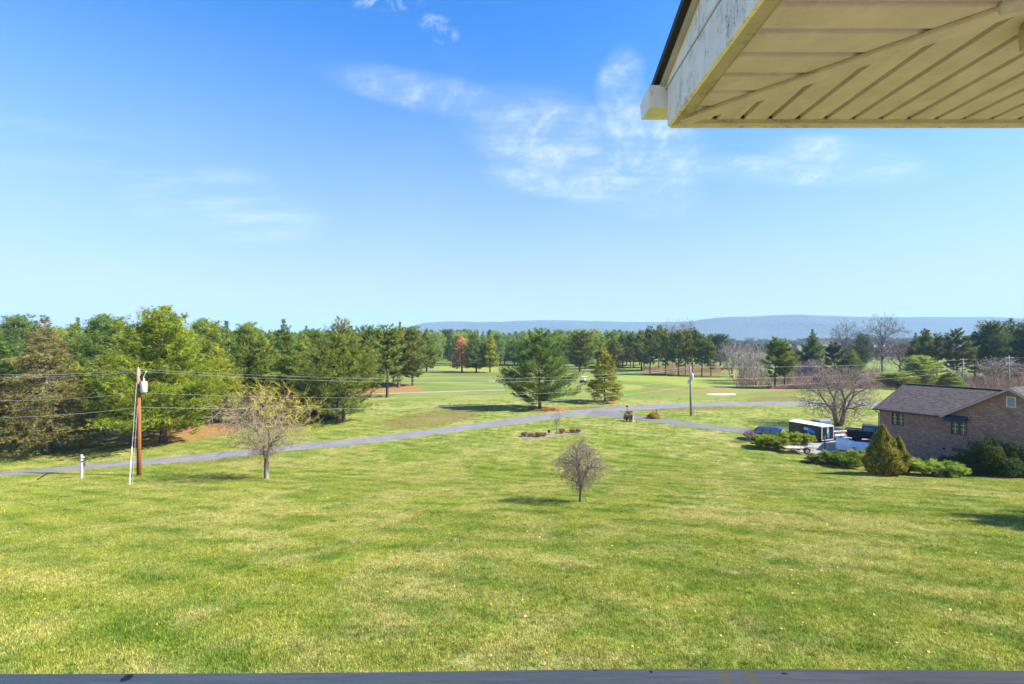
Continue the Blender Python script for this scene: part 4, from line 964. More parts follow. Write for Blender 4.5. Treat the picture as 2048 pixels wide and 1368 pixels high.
for (ya, yl, ym, y2, y3, lb) in ((738.5, 746, 758, 733.5, None, 'highest power line from the brown pole'), (742.5, 751, 765, 737, None, 'second power line just under the highest'), (785.5, 798, 794, 758, None, 'neutral line leaving the brown pole below the transformer'), (814.5, 832, 813, 773, None, 'lowest communication cable crossing the fairway view')):
    A = T1(ya); B = T2(y2); Lp = P(-60, yl + (yl-ya)*.2, Z1*.93)
    q = None; best = 0
    # sag so that the cable passes ym at x=900
    for s in np.linspace(.05, 4, 80):
        pts = span(A, B, s, 80); c = min(pts, key=lambda p: abs(1024+F*p.x/p.y-900)); e_ = abs(HY-(c.z-CZ)/c.y*F-ym)
        if q is None or e_ < q: q = e_; best = s
    r = .010 if ya < 800 else .013
    wire(span(A, B, best, 40), r, lb + ' to the grey pole')
    wire(span(A, Lp, .25, 12), r, lb + ' running out past the left edge')
for (ya, tb, dz, lb) in ((734, t3, .25, 'top power line from the grey pole to the single crossarm pole'), (758, t3, 1.9, 'middle line from the grey pole toward the roof ridge'), (774, t3, 3.0, 'low cable from the grey pole passing behind the big bare tree')):
    wire(span(T2(ya), tb - Vector((0, 0, dz)), .55 + dz*.1, 30), .014, lb)
for dz, lb in ((.2, 'upper power line between the two crossarm poles'), (1.7, 'lower power line between the two crossarm poles')):
    wire(span(t3 - Vector((0, 0, dz)), t4 - Vector((0, 0, dz+.25)), .2, 14), .02, lb)
    wire(span(t4 - Vector((0, 0, dz+.25)), t4 + Vector((14, -4, -dz)), .2, 8), .02, lb + ', continued past the right edge')

# ------------------------------------------------------------------ small roadside things
g = G(163, 956); s = g.y/F
e = empty('mailbox_post', g, -.15, 'white mailbox post with a short arm beside the road', 'mailbox')
bm = BM(); box(bm, (0, 0, 44*s/2), (.13, .13, 44*s+.2)); part('post', bm, M['white'], e, bevel=.01)
bm = BM(); box(bm, (.10, -.05, 40*s), (.42, .09, .09), Matrix.Rotation(-.5, 3, 'Y')); part('arm', bm, M['white'], e, bevel=.01)
bm = BM(); tube(bm, [(.17, .22, 34*s), (.17, -.1, 34*s)], .055, 10); box(bm, (.16, .1, 27*s), (.05, .1, .30)); part('newspaper_tube', bm, M['black'], e)
a = G(76, 960); b = G(97, 947); bm = BM(); tube(bm, [a+Vector((0, 0, .06)), b+Vector((0, 0, .06))], .05, 8); tag(link('dark_rod', bm_mesh('dark_rod', bm, M['black'])), 'dark thin rod lying at the road edge left of the white post', 'marker')  # thin black tube laid along the ground at the road edge
g = G(1254, 823); s = g.y/F; e = empty('mailbox', g, .2, 'black mailbox on a post at the mouth of the driveway', 'mailbox')
bm = BM(); tube(bm, [(0, 0, -.1), (0, 0, 10*s)], .05, 8); part('post', bm, M['black'], e)
bm = BM(); prism(bm, [(-.11, -.27, 9*s), (.11, -.27, 9*s), (.11, -.27, 9*s+.16), (.07, -.27, 9*s+.25), (-.07, -.27, 9*s+.25), (-.11, -.27, 9*s+.16)], (0, .54, 0)); part('box', bm, M['black'], e); bm = BM(); box(bm, (.13, .1, 9*s+.2), (.02, .04, .2)); part('flag', bm, M['red_lens'], e)
g = G(1263, 843); s = g.y/F; e = empty('tree_stump', g, .3, 'tall brown tree stump with a hollow side by the driveway', 'stump')
bm = BM(); tube(bm, [(0, 0, -.1), (0, 0, .25), (.03, 0, .9), (.05, .02, 13*s)], [.48, .36, .33, .36], 14); part('stump', bm, simple('stump_wood', (.30, .19, .11), .9, vary=.45, scale=7), e)
bm = BM(); tube(bm, [(-.16, -.28, .45), (-.14, -.31, 1.1)], [.13, .11], 8); part('hollow', bm, simple('hollow_dark', (.05, .03, .02), .95), e)
g = G(1313, 829); e = empty('bird_bath', g, 0, 'small dark bird bath behind the yellowish shrub', 'bird bath')
bm = BM(); tube(bm, [(0, 0, 0), (0, 0, .08), (0, 0, .6)], [.2, .09, .08], 10); part('pedestal', bm, M['rusty'], e); bm = BM(); tube(bm, [(0, 0, .6), (0, 0, .72)], [.12, .4], 14); part('bowl', bm, M['rusty'], e)
bm = BM(); tube(bm, [(0, 0, .72), (0, 0, .98)], [.05, .02], 8); part('finial', bm, M['rusty'], e)
for x, y, hh, l, c in ((1241, 811, 5.5, 'short white marker post across the road from the black mailbox', 'white'), (1612, 804, 5.5, 'short white marker post beyond the road above the trailer', 'white'), (1390, 832, 8, 'grey white cable pedestal at the foot of the grey pole', 'offwhite')):
    g = G(x, y); s = g.y/F; e = empty('marker_post', g, 0, l, 'marker post'); bm = BM(); box(bm, (0, 0, hh*s/2), (.14, .10, hh*s)); part('post', bm, M[c], e, bevel=.02); bm = BM(); box(bm, (0, 0, hh*s+.03), (.17, .13, .06)); part('cap', bm, M[c], e, bevel=.02)
g = G(1098, 870); s = g.y/F; e = empty('plant_pot', g, 0, 'small black pot on a stand in the flower bed', 'pot')
bm = BM(); tube(bm, [(0, 0, 0), (0, 0, .35)], .03, 6); part('stand', bm, M['black'], e); bm = BM(); tube(bm, [(0, 0, .33), (0, 0, .62)], [.14, .22], 12); part('pot', bm, M['black'], e)

# ------------------------------------------------------------------ vehicles
def paint(name, col, metal=.3): return simple(name, col, .28, metal, .4, vary=.05, coat=.25)
def wheel(parent, x, y, r, w, rim):
    bm = BM(); disc_wheel(bm, (x, y, r), (0, 1, 0), r, w, 22); o = part('wheel', bm, M['rubber'], parent, False)
    bm = BM(); sgn = 1 if y > 0 else -1; disc_wheel(bm, (x, y+sgn*w*.30, r), (0, 1, 0), r*.60, w*.44, 16); part('rim', bm, rim, o)
    bm = BM(); disc_wheel(bm, (x, y+sgn*w*.50, r), (0, 1, 0), r*.16, w*.12, 8); part('hub', bm, M['black'], o)
def side_loop(prof, w, belt, top, taper): return [(x, (w/2)*(1 - taper*max(0, (z-belt))/(top-belt)), z) for x, z in prof]
def vehicle(name, loc, rz, label, cat, kind, L, W, H, body_mat, belt=.95, group=None, wr=.36, rim=None, bed=.365):
    """x forward, origin at the rear axle-line centre under the rear bumper"""
    e = empty(name, loc, rz, label, cat, group); rim = rim or M['rim']; top = H; cl = .30
    if kind == 'suv': prof = [(0.02, .45), (0.0, .75), (.06, belt), (.28, H*.93), (.55, H), (L*.56, H*.995), (L*.64, H*.93), (L*.77, belt+.06), (L*.95, belt-.10), (L, .70), (L, .42), (L-.12, cl), (.12, cl)]; cabx = (.10, L*.76)
    else: prof = [(0, .55), (0, belt+.10), (.02, belt+.13), (L*bed-.03, belt+.13), (L*bed, belt+.16), (L*bed+.12, H*.97), (L*bed+.30, H), (L*.60, H*.99), (L*.64, H*.95), (L*.735, belt+.14), (L*.95, belt+.03), (L, .85), (L, .48), (L-.12, cl+.08), (.12, cl+.08)]; cabx = (L*.37, L*.72)
    up = [p for p in prof if p[1] > cl+.09]; lowz = cl + (.08 if kind != 'suv' else 0)
    def ya0(z): return (W/2)*(1-.22*max(0, z-belt-.1)/(top-belt-.1))
    tp = {}
    for x, z in up: tp[round(x, 3)] = max(z, tp.get(round(x, 3), 0))
    xs = sorted(set(list(tp) + [round(v, 3) for v in np.linspace(.15, L-.15, 14)])); kx = sorted(tp); bm = BM(); rows = []
    for x in xs:
        zt_ = float(np.interp(x, kx, [tp[v] for v in kx])); e_ = min(x, L-x); pinch = 1 - .10*max(0, 1-e_/.35)**2; zb_ = lowz + .16*max(0, 1-e_/.12); zs_ = [zb_, min(.72, zt_-.02), min(belt+.1, zt_-.01), zt_]; side = []
        for sg in (1, -1): side.append([bm.verts.new((x, sg*ya0(z)*pinch*(.96 if i == 0 else 1), z)) for i, z in enumerate(zs_)])
        rows.append(side)
    for A, B in zip(rows, rows[1:]):
        for sd_ in (0, 1):
            for i in range(3): bm.faces.new((A[sd_][i], B[sd_][i], B[sd_][i+1], A[sd_][i+1]))
        bm.faces.new((A[0][3], B[0][3], B[1][3], A[1][3])); bm.faces.new((A[0][0], A[1][0], B[1][0], B[0][0]))
    for E in (rows[0], rows[-1]):
        for i in range(3): bm.faces.new((E[0][i], E[0][i+1], E[1][i+1], E[1][i]))
    part('body', bm, body_mat, e, bevel=.03)
    def yat(z): return (W/2)*(1-.22*max(0, z-belt-.1)/(top-belt-.1))
    def side_glass(poly):
        for sg in (1, -1):
            bm = BM(); vs = [bm.verts.new((x, sg*(yat(z)+.012), z)) for x, z in poly]; bm.faces.new(vs); r = bmesh.ops.extrude_face_region(bm, geom=list(bm.faces)); bmesh.ops.translate(bm, verts=[v for v in r['geom'] if isinstance(v, bmesh.types.BMVert)], vec=(0, -sg*.03, 0)); part('window', bm, M['glass'], e)
    def cross_glass(xa, za, xb, zb, off):
        bm = BM(); d = Vector((zb-za, 0, -(xb-xa))).normalized()*off; k = .90
        P4 = [Vector((xa, yat(za)*k, za))+d, Vector((xa, -yat(za)*k, za))+d, Vector((xb, -yat(zb)*k, zb))+d, Vector((xb, yat(zb)*k, zb))+d]; prism(bm, P4, -d*2); part('windshield', bm, M['glass'], e)
    if kind == 'suv':
        z0, z1 = belt+.10, H*.93
        for sg in (1, -1):
            bm = BM(); pts = [(x, sg*(yat(z)+.022), z) for x, z in ((.30, z0-.03), (.48, z1+.02), (L*.56, z1+.03), (L*.72, z0-.02), (.30, z0-.03))]; tube(bm, pts, .016, 6); part('window_trim', bm, M['chrome'], e)
        side_glass([(.34, z0), (.50, z1-.02), (L*.30, z1), (L*.30, z0)]); side_glass([(L*.32, z0), (L*.32, z1), (L*.50, z1), (L*.50, z0)]); side_glass([(L*.52, z0), (L*.52, z1), (L*.60, z1-.02), (L*.71, z0+.02)])
        cross_glass(.09, belt+.10, .24, H*.90, -.02); cross_glass(L*.755, belt+.12, L*.65, H*.91, .02)
        for sg in (1, -1):
            bm = BM(); tube(bm, [(.7, sg*W*.34, H+.01), (.75, sg*W*.34, H+.06), (L*.5, sg*W*.34, H+.06), (L*.52, sg*W*.34, H+.01)], .02, 6); part('roof_rail', bm, M['black'], e)
    else:
        z0, z1 = belt+.20, H*.94
        side_glass([(L*bed+.17, z0), (L*bed+.22, z1), (L*.50, z1), (L*.50, z0)]); side_glass([(L*.515, z0), (L*.515, z1), (L*.605, z1-.01), (L*.68, z0)]); cross_glass(L*bed+.02, belt+.2, L*bed+.12, H*.94, -.02); cross_glass(L*.725, belt+.2, L*.645, H*.92, .02)
        bm = BM(); hexa(bm, [(.10, -W*.40, belt+.134), (L*(bed-.02), -W*.40, belt+.134), (L*(bed-.02), W*.40, belt+.134), (.10, W*.40, belt+.134), (.10, -W*.40, belt+.14), (L*(bed-.02), -W*.40, belt+.14), (L*(bed-.02), W*.40, belt+.14), (.10, W*.40, belt+.14)]); part('bed', bm, M['black'], e)
        for sg in (1, -1):
            bm = BM(); box(bm, (L*bed/2, sg*W*.46, belt+.17), (L*bed-.06, .07, .08)); part('bed_rail', bm, body_mat, e, bevel=.01)
        bm = BM(); box(bm, (-.06, 0, .62), (.16, W*.94, .20)); part('bumper', bm, M['chrome'], e, bevel=.03)
        bm = BM(); box(bm, (-.012, 0, belt-.08), (.05, W*.76, .40)); part('tailgate', bm, body_mat, e, bevel=.015)
    for sg in (1, -1):
        bm = BM(); box(bm, (.03 if kind == 'suv' else .0, sg*W*.44, belt-.05), (.12, W*.12, .30)); part('tail_light', bm, M['red_lens'], e, bevel=.02)
        bm = BM(); box(bm, (L-.05, sg*W*.38, belt-.22), (.12, W*.18, .14)); part('headlight', bm, M['clear_lens'], e, bevel=.02)
        bm = BM(); box(bm, (L*.68, sg*(W/2+.08), belt+.14), (.12, .16, .12)); part('mirror', bm, body_mat, e, bevel=.02)
        for x in (L*.19, L*.82):
            bm = BM(); disc_wheel(bm, (x, sg*(W/2-.06), wr+.02), (0, 1, 0), wr*1.16, .15, 20); part('wheel_arch', bm, M['black'], e); wheel(e, x, sg*(W/2-.06), wr, .24, rim)
    for x in (L*.36, L*.52):
        for sg in (1, -1):
            bm = BM(); box(bm, (x+.1, sg*(yat(belt)+.004), belt-.02), (.16, .03, .03)); part('handle', bm, M['chrome'] if kind != 'suv' else body_mat, e)
    return e
def dirang(x, y): return math.atan2(y, x)
def at_ground(px, Z, lift=.08):
    X = (px-1024)/F*Z; return (X, Z, gz(X, Z)+lift)
blue = paint('dark_blue_paint', (.012, .035, .085)); silver = paint('silver_paint', (.42, .43, .44), .6); navy = paint('dark_navy_paint', (.012, .024, .04)); red = paint('red_paint', (.50, .02, .02), .1)
vehicle('parked_car', at_ground(1570, 57.5), math.radians(140), 'dark blue estate car parked nearest the driveway, left of the black trailer', 'car', 'suv', 4.5, 1.85, 1.72, blue, rim=M['rim'])
vehicle('pickup_truck', at_ground(1681, 58.5), dirang(-.20, .98), 'silver pickup truck seen from behind, right of the black enclosed trailer', 'pickup truck', 'pickup', 5.6, 1.95, 2.12, silver, belt=1.05, wr=.40)
vehicle('pickup_truck', at_ground(1692, 59.6), dirang(.82, -.57), 'dark blue pickup truck with tall wheels in front of the house end', 'pickup truck', 'pickup', 5.7, 1.95, 1.98, navy, belt=1.12, wr=.45, rim=M['black'], bed=.27)
vehicle('pickup_truck', at_ground(1463, 200, 0), math.radians(178), 'small red truck parked on the grass far beyond the green', 'truck', 'pickup', 4.6, 2.0, 2.0, red, belt=1.1, wr=.42)
# enclosed cargo trailer
def cargo_trailer():
    g0 = at_ground(1655, 57.4); e = empty('cargo_trailer', g0, dirang(-.38, .925), 'black enclosed cargo trailer with white roof and blue graphics', 'trailer'); W, L, b, t = 2.12, 4.3, .27, 1.93
    bl = simple('trailer_black', (.022, .020, .022), .3, .1, .5, coat=.4)
    bm = BM(); prism(bm, [(0, -W/2, b), (L, -W/2, b), (L+.45, 0, b), (L, W/2, b), (0, W/2, b)], (0, 0, t-b)); part('body', bm, bl, e)
    bm = BM(); prism(bm, [(-.02, y, z) for y, z in ((-W/2-.02, t), (-W/2-.02, t+.05), (-W*.3, t+.12), (0, t+.15), (W*.3, t+.12), (W/2+.02, t+.05), (W/2+.02, t))], (L+.04, 0, 0)); part('roof', bm, M['white'], e)
    bm = BM(); box(bm, (L*.62, 0, t+.18), (.36, .36, .10)); part('roof_vent', bm, M['offwhite'], e, bevel=.02)
    bm = BM()
    for sg in (1, -1): box(bm, (-.01, sg*(W/2-.03), (b+t)/2), (.07, .10, t-b+.02))
    box(bm, (-.02, 0, t-.03), (.07, W-.14, .09)); box(bm, (-.02, 0, b+.03), (.07, W-.14, .08)); part('corner_trim', bm, M['galv'], e, bevel=.01)
    for sg in (1, -1):
        bm = BM(); box(bm, (-.035, sg*.47, (b+t)/2), (.04, .90, t-b-.22)); d = part('door', bm, bl, e, bevel=.01); bm = BM(); tube(bm, [(-.09, sg*.12, b+.15), (-.09, sg*.12, t-.15)], .018, 6); part('lock_bar', bm, M['galv'], d)
        bm = BM(); box(bm, (-.05, sg*(W/2-.05), b+.22), (.05, .10, .07)); part('tail_light', bm, M['red_lens'], e)
        bm = BM(); prism(bm, [(L*.34, sg*(W/2), .55), (L*.38, sg*(W/2), .73), (L*.62, sg*(W/2), .73), (L*.66, sg*(W/2), .55), (L*.62, sg*W/2, .66), (L*.38, sg*W/2, .66)], (0, sg*.26, 0)); part('fender', bm, M['galv'], e)
        for x in (L*.43, L*.57): wheel(e, x, sg*(W/2+.12), .32, .2, M['whiterim'])
    bm = BM(); tube(bm, [(L+.1, .5, b+.05), (L+1.2, 0, b+.05), (L+.1, -.5, b+.05)], .05, 6); part('tongue', bm, M['black'], e)
    # blue splash graphics: flat decals on the side and on the doors
    bg = simple('blue_decal', (.05, .30, .62), .35, vary=.5, scale=5); wg = simple('pale_decal', (.50, .66, .82), .35, vary=.4, scale=8); rr = random.Random(4)
    def decal(cx, cz, rx, rz, m_, plane, off, seed):
        rr.seed(seed); bm = BM(); n = 22; vs = []
        for i in range(n):
            a = 6.283*i/n; k = rr.uniform(.55, 1.15); u, z = cx+math.cos(a)*rx*k, cz+math.sin(a)*rz*k; vs.append(bm.verts.new((u, off, z) if plane == 'side' else (off, u, z)))
        bm.faces.new(vs); bmesh.ops.triangulate(bm, faces=bm.faces); part('decal', bm, m_, e)
    decal(1.55, 1.25, .62, .34, bg, 'side', W/2+.006, 1); decal(1.95, 1.37, .35, .2, wg, 'side', W/2+.010, 5); decal(1.05, 1.13, .30, .2, bg, 'side', W/2+.010, 9)
    decal(.05, 1.38, .22, .42, wg, 'rear', -.062, 3); decal(-.06, .92, .20, .30, bg, 'rear', -.066, 7); decal(.02, 1.72, .10, .12, wg, 'rear', -.070, 11)
cargo_trailer()
def utility_trailer():
    g0 = at_ground(1567, 52.6); e = empty('utility_trailer', g0, dirang(.995, -.10), 'low open utility trailer with plank deck and white rimmed wheel', 'trailer'); L, W, z = 2.15, 1.5, .50
    for i in range(8):
        bm = BM(); box(bm, (L/2, -W/2+.1+i*(W-.2)/7, z+.03), (L, (W-.2)/7-.015, .04)); part('plank', bm, M['plank'], e)
    bm = BM()
    for sg in (1, -1):
        box(bm, (L/2, sg*W/2, z), (L, .06, .12)); tube(bm, [(0, sg*W/2, z), (0, sg*W/2, z+.36), (L, sg*W/2, z+.36), (L, sg*W/2, z)], .022, 6)
        for k in (.33, .66): tube(bm, [(L*k, sg*W/2, z), (L*k, sg*W/2, z+.36)], .018, 6)
    tube(bm, [(L, -W/2, z+.36), (L, W/2, z+.36)], .02, 6); box(bm, (0, 0, z), (.05, W, .1)); box(bm, (L, 0, z), (.05, W, .1)); part('frame', bm, M['rusty'], e)
    bm = BM(); tube(bm, [(L, .5, z), (L+1.25, 0, z-.03), (L, -.5, z)], .035, 6); tube(bm, [(L+1.2, 0, z-.03), (L+1.35, 0, z-.03)], .05, 8); part('tongue', bm, M['rusty'], e)
    bm = BM(); tube(bm, [(L+.95, 0, 0), (L+.95, 0, z+.35)], .03, 8); tube(bm, [(L+.95, 0, z+.35), (L+1.08, 0, z+.42)], .012, 5); part('jack', bm, M['galv'], e)
    for sg in (1, -1):
        wheel(e, L*.93, sg*(W/2+.16), .32, .19, M['whiterim']); bm = BM(); pts = [(L*.93+math.cos(a)*.40, sg*(W/2+.04), .32+math.sin(a)*.40) for a in np.linspace(.15, 3.0, 9)]; pts += [(L*.93+math.cos(a)*.37, sg*(W/2+.04), .32+math.sin(a)*.37) for a in np.linspace(3.0, .15, 9)]
        prism(bm, pts, (0, sg*.24, 0)); part('fender', bm, M['rusty'], e)
utility_trailer()
def tarp():
    g0 = at_ground(1673, 53.6); e = empty('covered_boat', g0, dirang(.86, -.51), 'boat shaped load under a pale blue tarpaulin beside the conical evergreen', 'covered boat'); nx, ny = 34, 21; L, W = 3.3, 1.7; V = []; Fc = []
    rs = np.random.default_rng(8)
    for i in range(nx):
        for j in range(ny):
            u = i/(nx-1); v = j/(ny-1)*2-1; ridge_h = 1.28 - .42*u + .05*math.sin(u*9); hw = W/2*(1-.25*u**2); a = abs(v)
            y = math.copysign(hw*min(1, a*1.45), v); zt = ridge_h - .10*min(1, a*1.45)**2; dropk = max(0, (a-.69)/.31); z = zt*(1-dropk) + .12*dropk
            z += .015*math.sin(u*40+v*3) + .02*math.sin(v*30+u*7); y += (.035*math.sin(u*38) + .02*math.sin(u*71+1))*dropk*math.copysign(1, v)
            x = u*L; 
            if u < .04 or u > .96: z = min(z, z)
            V.append((x, y, z)); 
    for i in range(nx-1):
        for j in range(ny-1): a = i*ny+j; Fc.append((a, a+1, a+1+ny, a+ny))
    n0 = len(V)
    for j in range(ny): y, z = V[j][1:]; V.append((-.04, y*1.02, .1)); V.append((L+.05, V[(nx-1)*ny+j][1]*1.02, .1))
    for j in range(ny-1): Fc.append((j, n0+2*j, n0+2*j+2, j+1)); k = (nx-1)*ny+j; Fc.append((k, k+1, n0+2*j+3, n0+2*j+1))
    me = np_mesh('tarpaulin', V, Fc, simple('tarpaulin', (.72, .73, .74), .5, vary=.12, scale=3), smooth=True); link('tarpaulin', me, e)
    for sg in (1, -1): wheel(e, L*.45, sg*.72, .28, .16, M['whiterim'])
tarp()
g0 = G(1649.5, 902); s = g0.y/F; e = empty('lamp_post', g0, 0, 'black garden lamp post in front of the enclosed trailer', 'lamp post')
bm = BM(); tube(bm, [(0, 0, -.1), (0, 0, 24*s)], [.055, .045], 10); part('post', bm, M['black'], e); bm = BM(); tube(bm, [(0, 0, 24*s), (0, 0, 24*s+.04), (0, 0, 24*s+.30)], [.05, .09, .13], 6); part('lantern', bm, M['glass'], e); bm = BM(); tube(bm, [(0, 0, 24*s+.30), (0, 0, 24*s+.42)], [.16, .03], 6); part('lantern_cap', bm, M['black'], e)
g0 = G(1655, 902); bm = BM(); tube(bm, [g0, g0+Vector((.03, 0, .95))], .03, 7); tag(link('wooden_stake', bm_mesh('wooden_stake', bm, M['plank'])), 'thin wooden stake right of the black lamp post', 'stake')
a = G(1728, 941); b = G(1757, 944); a.z += .12; b.z += .12; bm = BM(); tube(bm, [a, a.lerp(b, .5)+Vector((0, 0, .02)), b], [.07, .085, .07], 8); tag(link('plastic_pipe', bm_mesh('plastic_pipe', bm, simple('pale_blue_plastic', (.38, .55, .66), .4))), 'pale blue plastic pipe lying under the conical evergreen', 'pipe')
def golf_cart():
    e = empty('golf_cart', at_ground(1167, 137, .0), 2.6, 'small golf cart with a pale roof parked on the cart path', 'golf cart'); bm = BM(); box(bm, (0, 0, .5), (2.2, 1.1, .45), taper=.85); part('body', bm, M['black'], e, bevel=.05)
    bm = BM(); box(bm, (-.2, 0, .85), (.6, 1.0, .2)); box(bm, (-.5, 0, 1.1), (.15, 1.0, .5)); part('seat', bm, M['offwhite'], e, bevel=.04); bm = BM(); box(bm, (0, 0, 1.85), (1.7, 1.15, .07)); part('roof', bm, M['white'], e, bevel=.02)
    for x in (.75, -.75):
        for y in (.5, -.5): bm = BM(); tube(bm, [(x, y, .6), (x*.95, y, 1.84)], .02, 6); part('roof_post', bm, M['black'], e); wheel(e, x, y, .24, .2, M['whiterim'])
golf_cart()

# ------------------------------------------------------------------ brick house
def brick_fn(t):
    co = t.new('ShaderNodeTexCoord').outputs['Object']; s = t.new('ShaderNodeSeparateXYZ'); t.L.new(co, s.inputs[0]); c = t.new('ShaderNodeCombineXYZ'); t.L.new(t.math('ADD', s.outputs[0], s.outputs[1]), c.inputs[0]); t.L.new(s.outputs[2], c.inputs[1])
    b = t.new('ShaderNodeTexBrick'); t.L.new(c.outputs[0], b.inputs['Vector']); b.inputs['Scale'].default_value = 1.0; b.inputs['Brick Width'].default_value = .215; b.inputs['Row Height'].default_value = .0745; b.inputs['Mortar Size'].default_value = .008
    b.inputs['Color1'].default_value = (.36, .15, .105, 1); b.inputs['Color2'].default_value = (.22, .095, .07, 1); b.inputs['Mortar'].default_value = (.50, .38, .30, 1); b.inputs['Bias'].default_value = -.1
    q = t.new('ShaderNodeVectorMath', operation='SNAP'); t.L.new(c.outputs[0], q.inputs[0]); q.inputs[1].default_value = (.215, .0745, 1); wn = t.new('ShaderNodeTexWhiteNoise', noise_dimensions='2D'); t.L.new(q.outputs[0], wn.inputs[0])
    pale = t.ramp(wn.outputs[0], .86, .93); col = t.mix(t.math('MULTIPLY', pale, t.math('MULTIPLY', t.math('SUBTRACT', 1.0, b.outputs['Fac']), .6)), b.outputs['Color'], (.48, .35, .28)); n = t.noise(co, 1.2, 5, .6); col = t.mix(1.0, col, t_rgb(t, t.ramp(n, .3, .7, .85, 1.15)), 'MULTIPLY')
    return pbsdf(t, col, .9, 0, .1, t.bump(t.math('SUBTRACT', 1.0, b.outputs['Fac']), .6, .01))
M['brick'] = mat('brick_wall', brick_fn)
def shingle_fn(base, ux, uy):
    def fn(t):
        co = t.new('ShaderNodeTexCoord').outputs['Object']; s = t.new('ShaderNodeSeparateXYZ'); t.L.new(co, s.inputs[0]); c = t.new('ShaderNodeCombineXYZ'); t.L.new(s.outputs[ux], c.inputs[0]); t.L.new(s.outputs[uy], c.inputs[1])
        q = t.new('ShaderNodeTexBrick'); t.L.new(c.outputs[0], q.inputs['Vector']); q.inputs['Scale'].default_value = 1; q.inputs['Brick Width'].default_value = .28; q.inputs['Row Height'].default_value = .135; q.inputs['Mortar Size'].default_value = .006; q.inputs['Bias'].default_value = -.15
        q.inputs['Color1'].default_value = (*[v*1.45 for v in base], 1); q.inputs['Color2'].default_value = (*[v*.62 for v in base], 1); q.inputs['Mortar'].default_value = (*[v*.4 for v in base], 1)
        n = t.noise(co, 2.5, 5, .65); n2 = t.noise(co, 60, 2); col = t.mix(1.0, q.outputs['Color'], t_rgb(t, t.ramp(n, .3, .7, .8, 1.2)), 'MULTIPLY'); col = t.mix(1.0, col, t_rgb(t, t.ramp(n2, .3, .7, .8, 1.2)), 'MULTIPLY')
        return pbsdf(t, col, .9, 0, .15, t.bump(t.math('SUBTRACT', 1.0, q.outputs['Fac']), .5, .01))
    return fn
M['shingle'] = mat('slate_shingle', shingle_fn((.058, .048, .048), 0, 1)); M['shingle_y'] = mat('slate_shingle_cross', shingle_fn((.058, .048, .048), 1, 0))
def house():
    ux, uy = .468, -.884; C0 = (40.68, 52.58); z0 = .55; e = empty('brick_house', (C0[0], C0[1], z0), math.atan2(uy, ux), 'brown brick house with a grey shingle roof at the right edge', 'house')
    ev = 5.4 - z0; rise = 2.45; pk = 3.2; Lx = 15.3
    def loc(px, py):
        a = (px-1024)/F; b = (HY-py)/F; vx, vy = .884, .468; Z = (C0[0]*vx + C0[1]*vy)/(a*vx + vy); X = a*Z; return ((X-C0[0])*ux + (Z-C0[1])*uy, CZ + b*Z - z0)
    xe = 5.48; xp = 10.4; th = .14
    # openings cut into the front wall by building it from strips
    w1 = [loc(1782.9, 824), loc(1807.7, 851)]; w2 = [loc(1901.7, 838), loc(1934, 870)]; wv = [loc(2012.5, 792.5), loc(2032, 815)]; wb = [loc(1904, 895), loc(1932, 903.5)]
    ops = []
    for k, w in enumerate((w1, w2, wv, wb)): ops.append((w[0][0], w[1][0], min(w[0][1], w[1][1]), max(w[0][1], w[1][1])))
    ops[0] = (ops[0][0], ops[0][1], ops[0][3]-1.35, ops[0][3]-.02); ops[1] = (ops[1][0], ops[1][1], loc(1918, 869.5)[1], loc(1918, 840)[1])
    ops[2] = (ops[2][0], ops[2][1], loc(2022, 815)[1], loc(2022, 793.5)[1]); ops[3] = (ops[3][0], ops[3][1], loc(1918, 904)[1], loc(1918, 897)[1])
    def topz(x): return ev-.03 if x < xe else (ev + pk*(x-xe)/(xp-xe) - .03 if x < xp else ev + pk*(1-(x-xp)/(xp-xe)) - .03)
    xs = sorted(set([0, xe, xp, 14.8] + [v for o in ops for v in o[:2]])); bm = BM(); T = .24
    for a, b in zip(xs, xs[1:]):
        zs_ = [0.0]; holes = sorted([(o[2], o[3]) for o in ops if o[0] <= a+1e-6 and o[1] >= b-1e-6]); cur = 0.0
        segs = []
        for h0, h1_ in holes: segs.append((cur, cur, h0, h0)); cur = h1_
        segs.append((cur, cur, topz(a+1e-6), topz(b-1e-6)))
        for l0, l1, t0, t1 in segs: hexa(bm, [(a, 0, l0), (b, 0, l1), (b, T, l1), (a, T, l0), (a, 0, t0), (b, 0, t1), (b, T, t1), (a, T, t0)])
    bmesh.ops.remove_doubles(bm, verts=bm.verts, dist=1e-4)
    part('brick_wall', bm, M['brick'], e)
    bm = BM(); prism(bm, [(0, T, 0), (0, 12.6, 0), (0, 12.6, ev-.03), (0, 6.4, ev+rise-.1), (0, T, ev+.05)], (T, 0, 0)); part('brick_wall', bm, M['brick'], e)
    bm = BM(); box(bm, (7.4, 12.72, ev/2), (14.3, T, ev-.1)); part('brick_wall', bm, M['brick'], e); bm = BM(); box(bm, (14.68, 6.4, ev/2), (T, 12.3, ev-.1)); part('brick_wall', bm, M['brick'], e)
    def slab(poly, m_, name='roof_slope', d=th):
        bm = BM(); prism(bm, poly, (0, 0, d)); return part(name, bm, m_, e)
    xv = xe + 6.9/(pk/(xp-xe)/(rise/6.9)) 
    slab([(-.4, -.5, ev), (xe, -.5, ev), (xv, 6.4, ev+rise), (-.4, 6.4, ev+rise)], M['shingle']); slab([(-.4, 6.41, ev+rise), (15.2, 6.41, ev+rise), (15.2, 13.3, ev), (-.4, 13.3, ev)], M['shingle'])
    slab([(xe-.0, -.5, ev+.003), (xp, -.5, ev+pk), (xp, 12.9, ev+pk), (xe, 12.9, ev+.003)], M['shingle_y']); slab([(xp+.005, -.5, ev+pk), (Lx, -.5, ev), (Lx, 12.9, ev), (xp+.005, 12.9, ev+pk)], M['shingle_y'])
    bb_ = simple('tan_barge', (.44, .35, .26), .6)
